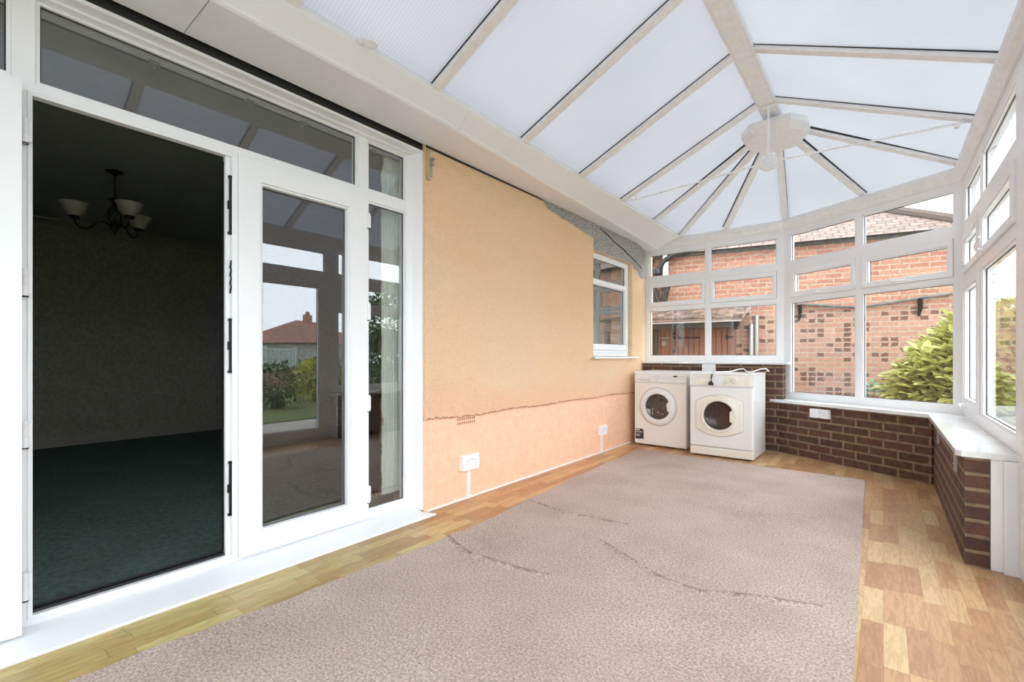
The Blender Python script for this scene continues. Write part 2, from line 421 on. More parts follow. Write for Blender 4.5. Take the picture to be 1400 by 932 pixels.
# ------------------------------------------------------------------ floor, carpet, ground
m = MB(); m.box(-2.45, 0.62, -1.3, 6.05, -0.05, 0.0)
struct('floor', m, 'laminate', 'wood effect laminate floor of short mixed strips')

def carpet():
    xs = 230; ys = 460
    creases = [([(-2.02, 1.85), (-1.80, 1.76), (-1.655, 1.709), (-1.512, 1.716), (-1.38, 1.74), (-1.2, 1.78)], 0.020),
               ([(-1.22, 2.30), (-1.0, 2.18), (-0.79, 2.083), (-0.62, 2.07), (-0.504, 2.122), (-0.2, 2.25)], 0.016),
               ([(-1.95, 2.62), (-1.6, 2.55), (-1.2, 2.62)], 0.012)]
    def seg_d(p, a, b):
        ab = (b[0] - a[0], b[1] - a[1]); t = ((p[0] - a[0]) * ab[0] + (p[1] - a[1]) * ab[1]) / (ab[0] ** 2 + ab[1] ** 2)
        t = max(0, min(1, t)); return math.hypot(p[0] - a[0] - ab[0] * t, p[1] - a[1] - ab[1] * t)
    m = MB(); Y0, Y1 = -0.9, 4.79; soiled = set()
    left = [(-0.9, -2.0), (0.276, -1.985), (1.0, -1.935), (1.97, -1.90), (2.6, -1.955), (3.6, -2.03), (4.79, -2.085)]
    def xl(y):
        for (a, xa), (b, xb) in zip(left, left[1:]):
            if a <= y <= b: return xa + (xb - xa) * (y - a) / (b - a)
        return left[-1][1]
    for j in range(ys + 1):
        y = Y0 + (Y1 - Y0) * j / ys
        x0 = xl(y) + 0.006 * math.sin(y * 9) + 0.004 * math.sin(y * 23); x1 = -0.045 - 0.015 * y
        for i in range(xs + 1):
            x = x0 + (x1 - x0) * i / xs; z = 0.009
            for pl, hgt in creases:
                d = min(seg_d((x, y), a, b) for a, b in zip(pl, pl[1:]))
                if d < 0.010 + 0.004 * math.sin(x * 37) + 0.003 * math.sin(x * 91): soiled.add(len(m.v))  # faces along the crease get the painted shade
                if d < 0.12: z += hgt * math.exp(-(d / 0.015) ** 2) * (0.6 + 0.4 * math.sin(x * 11))
            z += 0.0016 * math.sin(x * 3.1 + y * 2) * math.sin(y * 2.3)
            m.v.append((x, y - 0.02 * (i / xs) * (j / ys), z))
    W = xs + 1
    for j in range(ys):
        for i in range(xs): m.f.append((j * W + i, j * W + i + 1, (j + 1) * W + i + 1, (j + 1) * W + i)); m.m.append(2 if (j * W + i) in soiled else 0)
    # cut edges down to the floor, pale backing showing
    def skirt(ids, flip):
        b = len(m.v)
        for k in ids: v = m.v[k]; m.v.append((v[0], v[1], 0.0005))
        for k in range(len(ids) - 1): m.f.append((ids[k], ids[k + 1], b + k + 1, b + k)); m.m.append(1)
    skirt([j * W for j in range(ys + 1)], 0); skirt([j * W + xs for j in range(ys + 1)], 1)
    skirt([ys * W + i for i in range(W)], 0); skirt(list(range(W)), 0)
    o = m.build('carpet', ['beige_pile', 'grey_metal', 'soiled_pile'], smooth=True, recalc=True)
    tag(o, 'large piece of beige pile carpet with creases laid loose on the laminate floor', 'carpet')
carpet()

m = MB(); m.box(-20, 14, -14, 40, -0.22, -0.12)
o = struct('ground', m, 'paving', 'pale paving outside the glazing')
m = MB(); m.box(3.2, 60, -30, 60, -0.30, -0.10)
tag(m.build('lawn', 'lawn_grass'), 'mown garden lawn mirrored in the door glass', 'grass', kind='stuff')
m = MB(); m.box(-2.7, 0.62, -1.35, 6.1, -0.5, -0.055)
struct('trim_6', m, 'paving', 'concrete slab under the conservatory floor')

# ------------------------------------------------------------------ glazed frames (local x along, y outward, z up)
GD = 0.022      # glass set back from the inner face
def pane(parent, x0, x1, z0, z1, gm='window_glass', y=GD, label=None):
    m = MB(); m.quad([(x0 - .012, y, z0 - .012), (x1 + .012, y, z0 - .012), (x1 + .012, y, z1 + .012), (x0 - .012, y, z1 + .012)])
    o = m.build('pane', gm, parent, recalc=False)
    if label: o['label'] = label
    return o
def bead(m, x0, x1, z0, z1, w=0.012, y0=0.006, y1=GD + .006):
    m.plate(x0 - w, x1 + w, z0 - w, z1 + w, [(x0, x1, z0, z1)], y0, y1, 0)
    g = 0.004
    m.plate(x0 - .002, x1 + .002, z0 - .002, z1 + .002, [(x0 + g, x1 - g, z0 + g, z1 - g)], y1 - .008, y1 + .001, 1)
def handle(parent, x, z, y=-0.002, L=0.10, tilt=0):
    m = MB(); m.box(x - .012, x + .012, y - .010, y, z - .018, z + .018)
    m.tube([(x, y - .008, z), (x, y - .034, z), (x + L * .3, y - .042, z - .004 + tilt * .3), (x + L, y - .040, z - .012 + tilt)], [.009, .009, .009, .006], 10)
    return m.build('handle', 'upvc', parent, smooth=True)
def glazed(name, loc, rz, x0, x1, z0, z1, fixed, sashes, gm='window_glass', label=None, depth=0.065, extra=None):
    r = root(name, loc, rz, kind='structure', label=label)
    m = MB(); w = 0.012
    holes = [(a - w, b + w, c - w, d + w) for a, b, c, d in fixed] + [(s['o']) for s in sashes]
    m.plate(x0, x1, z0, z1, holes, 0, depth, 0)
    for f in fixed: bead(m, *f)
    if extra: extra(m)
    fr = m.build('window_frame', ['upvc', 'gasket'], r, bevel=0.003)
    for f in fixed: pane(r, *f, gm=gm)
    for s in sashes:
        a, b, c, d = s['o']; g = s['g']; sm = MB()
        sm.plate(a + .002, b - .002, c + .002, d - .002, [(g[0] - w, g[1] + w, g[2] - w, g[3] + w)], -0.014, depth - .01, 0)
        bead(sm, *g, y0=-0.006)
        so = sm.build('sash', ['upvc', 'gasket'], r, bevel=0.003)
        pane(so, *g, gm=gm)
        if 'h' in s:
            handle(so, s['h'][0], s['h'][1], y=-0.014, tilt=s.get('t', 0), L=s.get('L', 0.10))
    return r

ANG = -30.3526
ZT = 2.405
# far window (local x = X + 2.435)
glazed('window_1', (-2.435, 5.83, 0), 0, 0, 1.583, 0.955, ZT,
       [(.066, .749, 1.030, 1.597), (.822, 1.506, 1.030, 1.592), (.066, .749, 2.052, 2.316), (.822, 1.506, 2.045, 2.316)],
       [dict(o=(.058, .757, 1.655, 1.960), g=(.099, .712, 1.714, 1.903), h=(.45, 1.682), L=.05),
        dict(o=(.814, 1.514, 1.655, 1.960), g=(.860, 1.473, 1.708, 1.905), h=(1.20, 1.682), L=-.07)],
       label='two bay far window above the appliances')
# angled window
glazed('window_2', (-.842, 5.83, 0), R(ANG), 0.0, 1.5436, 0.560, ZT,
       [(.074, .727, .636, 1.592), (.803, 1.474, .636, 1.595), (.074, .727, 2.053, 2.323), (.803, 1.474, 2.062, 2.324)],
       [dict(o=(.066, .735, 1.652, 1.955), g=(.129, .693, 1.712, 1.893), h=(.36, 1.675), L=.07),
        dict(o=(.795, 1.482, 1.652, 1.955), g=(.855, 1.440, 1.705, 1.893), h=(1.07, 1.675), L=.14)],
       label='angled corner window looking at the shrub')
# right hand window (local x = 5.05 - Y)
glazed('window_3', (.49, 5.05, 0), R(-90), 0.0, 1.93, 0.560, ZT,
       [(.86, 1.83, .650, 1.572), (.075, .79, 2.062, 2.316), (.86, 1.83, 2.062, 2.316)],
       [dict(o=(.067, .798, 1.652, 1.955), g=(.125, .735, 1.712, 1.893), h=(.42, 1.675), L=.12, t=.02),
        dict(o=(.852, 1.838, 1.652, 1.955), g=(.915, 1.775, 1.712, 1.893), h=(1.05, 1.675), L=.20, t=.05),
        dict(o=(.067, .798, .640, 1.585), g=(.125, .735, .705, 1.520), h=(.30, .665), L=.10)],
       label='right hand window beside the garden door')
# corner posts
for nm, x, y, a, z0 in (('trim_1', -.842, 5.83, ANG / 2, .955), ('trim_2', .49, 5.05, -60.2, .56)):
    m = MB(); m.box(-.035, .035, .0, .075, z0, ZT); struct(nm, m, 'upvc', 'white corner post between windows', loc=(x, y, 0), rot=(0, 0, R(a)), bevel=.004)
m = MB(); m.box(-.036, .0, -.06, .02, .56, .955)     # short post where the angled window drops below the far sill
struct('trim_3', m, 'upvc', 'white post end beneath the far window', loc=(-.842, 5.83, 0), bevel=.003)

# garden doors on the right hand side, then the near windows
def garden_door():
    r = root('door_2', (.49, 3.12, 0), R(-90), kind='structure', label='white garden door in the right hand side')
    m = MB(); m.plate(0, 1.87, 0.0, ZT, [(.07, 1.80, .05, 1.975), (.082, .90, 2.052, 2.30), (.97, 1.788, 2.052, 2.30)], 0, .065)
    bead(m, .094, .888, 2.064, 2.288); bead(m, .982, 1.776, 2.064, 2.288)
    m.build('door_frame', ['upvc', 'gasket'], r, bevel=.003)
    pane(r, .094, .888, 2.064, 2.288); pane(r, .982, 1.776, 2.064, 2.288)
    for a, b in ((.073, .934), (.937, 1.797)):
        d = MB(); d.plate(a, b, .053, 1.972, [(a + .098, b - .098, .138, 1.862)], -.012, .05)
        bead(d, a + .11, b - .11, .15, 1.85, y0=-.004)
        lf = d.build('door_leaf', ['upvc', 'gasket'], r, bevel=.003)
        pane(lf, a + .11, b - .11, .15, 1.85)
        if a > .5:
            h = MB(); h.box(a + .03, a + .06, -.022, -.012, .93, 1.15)
            h.tube([(a + .045, -.02, 1.08), (a + .045, -.06, 1.08), (a + .16, -.062, 1.075)], .009, 10)
            h.build('handle', 'upvc', lf, smooth=True)
garden_door()
glazed('window_4', (.49, 1.25, 0), R(-90), 0.0, 2.50, 0.560, ZT,
       [(.075, .78, .636, 1.592), (.86, 1.60, .636, 1.592), (1.68, 2.42, .636, 1.592), (.075, .78, 2.06, 2.32), (.86, 1.60, 2.06, 2.32), (1.68, 2.42, 2.06, 2.32)],
       [dict(o=(.067, .79, 1.652, 1.955), g=(.125, .735, 1.712, 1.893), h=(.42, 1.675)),
        dict(o=(.852, 1.61, 1.652, 1.955), g=(.915, 1.55, 1.712, 1.893), h=(1.2, 1.675)),
        dict(o=(1.672, 2.43, 1.652, 1.955), g=(1.735, 2.37, 1.712, 1.893), h=(2.05, 1.675))], label='right hand window behind the viewpoint')
glazed('window_6', (.49, -1.25, 0), R(180), 0.0, 2.85, 0.560, ZT,
       [(.075, .70, .636, 1.95), (.78, 1.40, .636, 1.95), (1.48, 2.10, .636, 1.95), (2.18, 2.78, .636, 1.95),
        (.075, .70, 2.03, 2.32), (.78, 1.40, 2.03, 2.32), (1.48, 2.10, 2.03, 2.32), (2.18, 2.78, 2.03, 2.32)], [],
       label='near end window behind the viewpoint')

# ------------------------------------------------------------------ dwarf walls and sills
T = 0.179
a = R(ANG); dB = Vector((math.cos(a), math.sin(a))); nB = Vector((math.sin(a), -math.cos(a)))
if nB.y > 0: nB = -nB
B0 = Vector((-.842, 5.83)); B1 = Vector((.49, 5.05))
# far wall: higher
m = MB(); m.box(0.0, 1.60, -T, .08, 0, .930); struct('wall_far', m, 'dwarf_brick', 'dark brick wall below the far window', loc=(-2.435, 5.83, 0))
# angled wall (local)
m = MB()
A = [(-.048, -T, 0), (1.5436 - .115, -T, 0), (1.5436, 0.07, 0), (0.0, .07, 0)]
m.prism(A, (0, 0, .530)); struct('wall_corner', m, 'dwarf_brick', 'dark brick wall below the angled window', loc=(-.842, 5.83, 0), rot=(0, 0, a))
m = MB(); m.prism([(.0, T, 0), (1.88, T, 0), (1.88, .093, 0), (0.04, .093, 0)], (0, 0, .530))
for q in range(len(m.v)): v = m.v[q]; m.v[q] = (v[0], -v[1], v[2])
struct('wall_right', m, 'dwarf_brick', 'dark brick wall below the right hand window', loc=(.49, 5.03, 0), rot=(0, 0, R(-90)))
m = MB(); m.box(0.06, 1.90, -.091, .09, 0, .531)
m.box(1.901, 1.925, -.050, .06, 0, .53)
struct('trim_4', m, 'upvc', 'white plastic panel closing the wall end', loc=(.49, 5.05, 0), rot=(0, 0, R(-90)), bevel=.002)
m = MB(); m.box(0, 2.5, -T, .09, 0, .53); struct('wall_right', m, 'dwarf_brick', 'brick wall behind the viewpoint', loc=(.49, 1.25, 0), rot=(0, 0, R(-90)))
m = MB(); m.box(0, 2.85, -T + .1, .09, 0, .56); struct('wall_near', m, 'dwarf_brick', 'brick wall at the near end', loc=(.49, -1.25, 0), rot=(0, 0, R(180)))

def sill(name, pts, z0, th, label, mats='white_speckle'):
    m = MB(); m.prism([(x, y, z0) for x, y in pts], (0, 0, th)); return struct(name, m, mats, label, bevel=.010)
sill('trim_5', [(-2.43, 5.835), (-2.43, 5.83 - T - .035), (-.775, 5.83 - T - .035), (-.755, 5.83 - T + .02), (-.80, 5.835)], .930, .028, 'white window board above the appliances')
o = T + .035
P = lambda w, d: tuple(B0 + dB * w + nB * d)
cx_in = .49 - T - .035
# intersection of angled sill front with right sill front
k = (cx_in - (B0 + nB * o).x) / dB.x
Pc = (cx_in, (B0 + nB * o + dB * k).y)
sill('trim_7', [P(-.03, .0), P(-.045, .06), P(-.11, o - .02), P(-.07, o), Pc, (cx_in, 3.16), (cx_in + .02, 3.13), (.492, 3.13), (.492, 5.052), P(1.5436, 0)], .532, .028,
     'white window board following the angled and right hand windows')
sill('trim_8', [(.492, 1.25), (cx_in, 1.25), (cx_in, -1.25), (.492, -1.25)], .532, .028, 'white window board behind the viewpoint')

# grey brackets under the right hand sill
for y, z, lab in ((4.47, .435, 'small grey metal bracket under the sill, nearer the shrub'), (3.47, .43, 'small grey metal bracket under the sill, nearer the wall end')):
    m = MB(); m.box(-.010, 0, -.035, .035, -.045, .083); m.box(-.016, -.010, -.006, .006, -.01, .0)
    tag(m.build('sill_bracket', 'grey_metal', loc=(.49 - T - .001, y, z + .0125), bevel=.001), lab, 'bracket')

# ------------------------------------------------------------------ house wall on the left
WX = -2.327
FY = 2.0       # the french door opening ends here
# painted brick plinth
m = MB(); m.box(-2.62, WX - .012, FY, 5.30, 0, .62)
m.prism([(WX - .012, 5.30, 0), (-2.437, 5.83, 0), (-2.62, 5.83, 0), (-2.62, 5.30, 0)], (0, 0, .62))
wl = struct('wall_left', m, 'painted_brick', 'peach painted house wall')
# ragged rendered coat above, with the kitchen window opening
def rendered():
    ys = [FY + (5.30 - FY) * i / 150 for i in range(151)]
    m = MB(); zb = {}
    for y in ys:
        zb[y] = .594 + .006 * math.sin(y * 7) + random.uniform(-.005, .005) + (.008 * math.exp(-((y - 2.1) / .15) ** 2))
    X0, X1 = WX, -2.60
    def col(y0, y1, a0, a1, t):      # front face piece between bottoms a0/a1 and top t
        m.quad([(X0, y0, a0), (X0, y1, a1), (X0, y1, t), (X0, y0, t)])
    for p, q in zip(ys, ys[1:]):
        mid = (p + q) / 2
        hb = .0035 + .006 * random.random() * (1 if random.random() > .3 else .3)
        m.quad([(X0 + .0015, p, zb[p] - .001), (X0 + .0015, q, zb[q] - .001), (X0 + .0015, q, zb[q] + hb), (X0 + .0015, p, zb[p] + hb)], 1)
        m.quad([(X0, p, zb[p]), (X0 - .014, p, zb[p] + .004), (X0 - .014, q, zb[q] + .004), (X0, q, zb[q])], 1)
        if 4.242 < mid < 5.19:
            col(p, q, zb[p], zb[q], 1.005); col(p, q, 2.115, 2.115, 2.75)
        else: col(p, q, zb[p], zb[q], 2.75)
    # reveals of the opening
    yl = min(y for y in ys if (y + .011) > 4.242); 
    yl = [q for p, q in zip(ys, ys[1:]) if (p + q) / 2 > 4.242][0] - (ys[1] - ys[0]); yr = [p for p, q in zip(ys, ys[1:]) if (p + q) / 2 < 5.19][-1] + (ys[1] - ys[0])
    for y in (yl, yr): m.quad([(X0, y, 1.005), (X1, y, 1.005), (X1, y, 2.115), (X0, y, 2.115)])
    m.quad([(X0, yl, 2.115), (X1, yl, 2.115), (X1, yr, 2.115), (X0, yr, 2.115)])
    m.quad([(X0, yl, 1.005), (X1, yl, 1.005), (X1, yr, 1.005), (X0, yr, 1.005)])
    # turn towards the far window and the end of the house
    m.quad([(X0, 5.30, .60), (-2.425, 5.83, .60), (-2.425, 5.83, 2.75), (X0, 5.30, 2.75)])
    m.quad([(-2.425, 5.83, -.1), (-2.425, 6.05, -.1), (-2.425, 6.05, 2.75), (-2.425, 5.83, 2.75)])
    m.quad([(-2.425, 6.05, -.1), (-8.0, 6.05, -.1), (-8.0, 6.05, 2.75), (-2.425, 6.05, 2.75)])
    # left edge next to the door frame, and head above the door
    m.quad([(X0, FY, .6), (X0, FY, 2.75), (X1, FY, 2.75), (X1, FY, .6)])
    m.box(-2.62, X0 - .02, -3.0, FY, 2.44, 2.75)
    m.box(-2.62, X0, -3.0, -1.25, -.1, 2.75)
    o = m.build('render_coat', ['peach_render', 'pink_terracotta'], wl, recalc=False)
    # unpainted grey strip under the box gutter
    m = MB()
    low = [(3.30, 2.40), (3.42, 2.325), (3.62, 2.300), (3.80, 2.287), (4.02, 2.258), (4.242, 2.236), (4.246, 2.115), (5.195, 2.115), (5.21, 2.06), (5.29, 2.06)]
    lowj = []
    for (y0, z0), (y1, z1) in zip(low, low[1:]):
        n = 8
        for i in range(n): lowj.append((y0 + (y1 - y0) * i / n, z0 + (z1 - z0) * i / n + (random.uniform(-.006, .006) if i else 0)))
    lowj.append(low[-1])
    for (y0, z0), (y1, z1) in zip(lowj, lowj[1:]):
        if y1 <= y0: continue
        m.quad([(WX + .003, y0, z0), (WX + .003, y1, z1), (WX + .003, y1, 2.405), (WX + .003, y0, 2.405)])
    k0 = [(5.29, 2.06), (5.36, 2.05), (5.44, 2.0), (5.52, 1.99), (5.60, 1.98), (5.70, 2.02), (5.80, 2.0)]
    xx = lambda y: WX + .003 + (-2.425 - WX) * max(0, y - 5.30) / .53
    for (y0, z0), (y1, z1) in zip(k0, k0[1:]):
        m.quad([(xx(y0), y0, z0), (xx(y1), y1, z1), (xx(y1), y1, 2.405), (xx(y0), y0, 2.405)])
    m.build('bare_render_patch', 'grey_render', wl, recalc=False)['label'] = 'bare grey unpainted render beneath the box beam'
    m = MB(); m.tube([(WX + .004, 4.38, 2.36), (WX + .004, 4.55, 2.33), (WX + .004, 4.70, 2.285), (WX + .004, 4.95, 2.24), (WX + .004, 5.13, 2.19), (WX + .004, 5.28, 2.155), (-2.36, 5.50, 2.13), (-2.372, 5.56, 2.115)], [.004, .008, .006, .009, .007, .008, .008, .004], 6)
    m.build('wall_crack', 'gasket', wl)['label'] = 'dark crack through the grey render'
    # air brick with a grid of holes
    m = MB(); m.box(WX - .012, WX - .009, 2.293, 2.49, .532, .600, 0)
    for i in range(9):
        for j in range(2):
            y = 2.303 + i * .021; z = .536 + j * .028
            m.box(WX - .0092, WX - .008, y, y + .012, z, z + .018, 1)
    m.build('air_brick', ['painted_brick', 'pink_terracotta'], wl)
    # timber offcut and bracket by the top of the door frame
    m = MB(); m.box(WX - .01, WX + .012, 2.008, 2.035, 2.17, 2.37, 0); m.box(WX - .01, WX + .004, 2.035, 2.065, 2.20, 2.30, 0)
    m.lathe([(.013, 0), (.013, .012), (.006, .02)], (WX + .01, 2.05, 2.31), 'x', 14, 1); m.lathe([(.011, 0), (.011, .012), (.005, .018)], (WX + .01, 2.05, 2.275), 'x', 14, 1)
    m.build('wood_packer', ['pale_wood', 'grey_metal'], wl)['label'] = 'pale wood packer with grey fixings'
rendered()
# foam bead along floor
m = MB()
pts = [(WX - .008 + random.uniform(-.002, .002), FY + .02 + i * .06, .004) for i in range(55)]
m.tube(pts, .008, 6); struct('baseboard_left', m, 'upvc', 'thin white sealant line along the floor edge', smooth=True)

# kitchen window in the house wall; local x=+Y, y=-X
def pf(m): pass
kw = glazed('window_5', (-2.375, 0, 0), R(90), 4.20, 5.185, 1.055, 2.112,
       [(4.27, 5.115, 1.842, 2.055)], [dict(o=(4.255, 5.13, 1.085, 1.812), g=(4.31, 5.085, 1.152, 1.775))], gm='door_glass', label='small white window in the peach wall')
m = MB(); m.box(4.20, 5.185, 0.0, .06, 1.020, 1.054); m.build('packing_strip', 'upvc', kw, bevel=.002)
m = MB(); m.box(-2.44, -2.285, 4.19, 5.30, .995, 1.015)
struct('trim_9', m, 'upvc', 'white outer sill of the small window', bevel=.003)
m = MB(); m.box(-2.30, -2.28, 4.17, 4.20, .985, 1.017); struct('trim_10', m, 'pale_wood', 'bare timber end of the small sill', bevel=.003)
# dim kitchen behind
m = MB(); m.box(-4.6, -2.63, 3.9, 5.95, -.02, 2.56)
struct('wall_kitchen', m, 'wallpaper', 'dim room behind the small window')

# ------------------------------------------------------------------ French doors (local x = Y, y = -2.427 - X)
FX = -2.427
fd = root('door_1', (FX, 0, 0), R(90), kind='structure', label='white french doors, the left leaf folded open')
m = MB(); w = .012
m.plate(-1.2, 1.957, .02, 2.346,
        [(-1.11, .164 + w, .096 - w, 1.99), (-1.11, .164 + w, 2.034 - w, 2.312 + w),
         (.215, 1.625, .060, 1.985), (.249 - w, 1.564 + w, 2.031 - w, 2.318 + w),
         (1.652 - w, 1.918 + w, .096 - w, 1.947 + w), (1.652 - w, 1.918 + w, 2.036 - w, 2.312 + w)], 0, .07)
for f in ((-1.098, .164, 2.034, 2.312), (.249, 1.564, 2.031, 2.318), (1.652, 1.918, .096, 1.947), (1.652, 1.918, 2.036, 2.312)): bead(m, *f)
m.ring(-1.11, .176, .084, 1.99, .05, .03, .06)
# stepped head and side trim towards the room
m.box(-1.2, 1.985, -.030, .0, 2.330, 2.350); m.box(-1.2, 2.0, -.088, -.02, 2.340, 2.356)
m.prism([(1.935, 0, .02), (1.957, -.03, .02), (1.985, -.085, .02), (2.0, -.085, .02), (2.0, .06, .02), (1.957, .06, .02)], (0, 0, 2.330))
# rebate lips of the doorway
m.ring(.215, .915, .060, 1.985, .014, -.002, .035)
m.box(.229, .87, .020, .05, .074, .085, 1); m.box(.229, .87, .05, .056, .074, .093, 1)
m.box(.229, .233, .03, .055, .09, 1.95, 1); m.box(.868, .872, .03, .055, .09, 1.95, 1)
m.build('door_frame', ['upvc', 'gasket'], fd, bevel=.003)
for f in ((-1.098, .164, 2.034, 2.312), (.249, 1.564, 2.031, 2.318), (1.652, 1.918, .096, 1.947), (1.652, 1.918, 2.036, 2.312), (-1.06, .126, .134, 1.94)):
    pane(fd, *f, gm='door_glass')
# right leaf with its espagnolette edge
d = MB(); d.plate(.919, 1.632, .052, 1.992, [(1.03 - w, 1.50 + w, .16 - w, 1.87 + w)], -.018, .04); bead(d, 1.03, 1.50, .16, 1.87, y0=-.010)
d.box(.893, .919, -.006, .04, .060, 1.985); d.box(.870, .893, .012, .04, .065, 1.975)
lf = d.build('door_leaf', ['upvc', 'gasket'], fd, bevel=.003)
pane(lf, 1.03, 1.50, .16, 1.87, gm='door_glass')
m = MB()
for z0, z1 in ((1.60, 1.88), (.94, 1.20), (.26, .52)):
    m.box(.884, .8935, .0, .012, z0, z1); m.box(.878, .895, -.002, .013, z0, z0 + .012); m.box(.880, .895, -.003, .012, z1 - .012, z1)
    m.box(.876, .8935, .002, .008, (z0 + z1) / 2 - .02, (z0 + z1) / 2 + .02)
for k in range(12): m.box(.885 + .002 * (k % 3), .890 + .002 * (k % 3), .001, .009, 1.32 + k * .013, 1.334 + k * .013)
m.build('lock_strip', 'black_iron', lf)['label'] = 'black locking keeps down the leaf edge'
# left leaf swung flat against the fixed light
d = MB(); d.plate(-.50, .196, .045, 1.990, [(-.39 - w, .088 + w, .16 - w, 1.87 + w)], -.075, -.017)
d.box(-.39 - w, .088 + w, -.05, -.049, .16 - w, .16 - w + .012)
lf2 = d.build('door_leaf', ['upvc', 'gasket'], fd, bevel=.004)
pane(lf2, -.39, .088, .16, 1.87, gm='door_glass', y=-.045)
def hinge(x, par, z0, z1, y):
    m = MB(); m.lathe([(0, 0), (.009, 0), (.009, (z1 - z0) * .36), (.0075, (z1 - z0) * .37), (.009, (z1 - z0) * .39), (.009, (z1 - z0) * .70), (.0075, (z1 - z0) * .71), (.009, (z1 - z0) * .73), (.009, z1 - z0), (0, z1 - z0)], (x, y, z0), 'z', 16, 0)
    m.box(x - .018, x + .018, y + .004, y + .012, z0 + .01, z1 - .01, 0)
    m.lathe([(.0095, 0), (.0095, .005)], (x, y, z0 - .003), 'z', 16, 1)
    m.build('hinge', ['upvc', 'black_plastic'], par, smooth=True)
for z0, z1 in ((1.785, 1.875), (1.235, 1.335), (.69, .787), (.142, .244)):
    hinge(.208, lf2, z0, z1, -.022); hinge(1.634, lf, z0, z1, -.020)
# door sill board
m = MB(); X0, X1 = -2.40, -2.240
m.prism([(X1, -1.2, 0), (X1, -1.2, .012), (X0 + .03, -1.2, .034), (X0, -1.2, .040), (FX + .0, -1.2, .040), (FX, -1.2, 0)], (0, 3.165, 0))
m.prism([(X1, 1.965, 0), (X1, 2.02, 0), (X0 + .02, 1.965, 0)], (0, 0, .013))
struct('trim_11', m, 'upvc', 'white threshold sill of the french doors', bevel=.003)

# ------------------------------------------------------------------ dim room behind the doors
def room():
    m = MB()
    x0, x1, y0, y1, H = -7.26, -2.62, -2.2, 3.7, 2.55
    g = MB(); g.box(x0, -2.43, y0, y1, -.04, 0.0)
    struct('floor', g, 'green_pile', 'dark green carpet of the dim room')
    g = MB(); g.box(x0, x1, y0, y1, H, H + .05); struct('ceiling', g, 'room_ceiling_paint', 'ceiling of the dim room')
    g = MB(); g.box(x0 - .1, x0, y0, y1, 0, H); g.box(x0, x1, y1, y1 + .1, 0, H); g.box(x0, x1, y0 - .1, y0, 0, H)
    g.box(x1 - .01, x1, y0, -1.25, 0, H); g.box(x1 - .01, x1, FY + .01, y1, 0, H); g.box(x1 - .01, x1, -1.25, FY + .01, 2.40, H)
    struct('wall_room', g, 'wallpaper', 'patterned wallpaper of the dim room')
    c = MB()
    prof = [(0, 0), (0, -.10), (.018, -.10), (.024, -.075), (.06, -.03), (.085, -.02), (.09, 0)]
    c.prism([(x0 + p, y0, H + q) for p, q in prof], (0, y1 - y0, 0))
    struct('trim_12', c, 'skirting_paint', 'cornice of the dim room')
    s = MB(); s.box(x0, x0 + .018, y0, y1, 0, .09); s.box(x0, x0 + .012, y0, y1, .09, .105)
    struct('baseboard_room', s, 'skirting_paint', 'skirting board of the dim room')
    # reveal lining
    l = MB(); l.box(-2.62, -2.49, FY - .03, FY, .0, 2.42); l.box(-2.62, -2.49, -1.25, FY, 2.385, 2.44); l.box(-2.62, -2.49, -1.3, -1.25, 0, 2.42)
    struct('trim_13', l, 'skirting_paint', 'lining round the doorway')
    l = MB(); l.box(-2.62, -2.350, -1.3, FY, 2.3565, 2.437); l.box(WX - .02, WX + .0015, FY + .01, 5.30, 2.380, 2.440)  # black strips added for the shade in the gap below the box beam
    l.prism([(WX + .005, 5.28, 2.372), (-2.405, 5.70, 2.372), (-2.44, 5.70, 2.372), (WX - .03, 5.28, 2.372)], (0, 0, .03)); struct('trim_14', l, 'gasket', 'dark gap above the door head')
room()

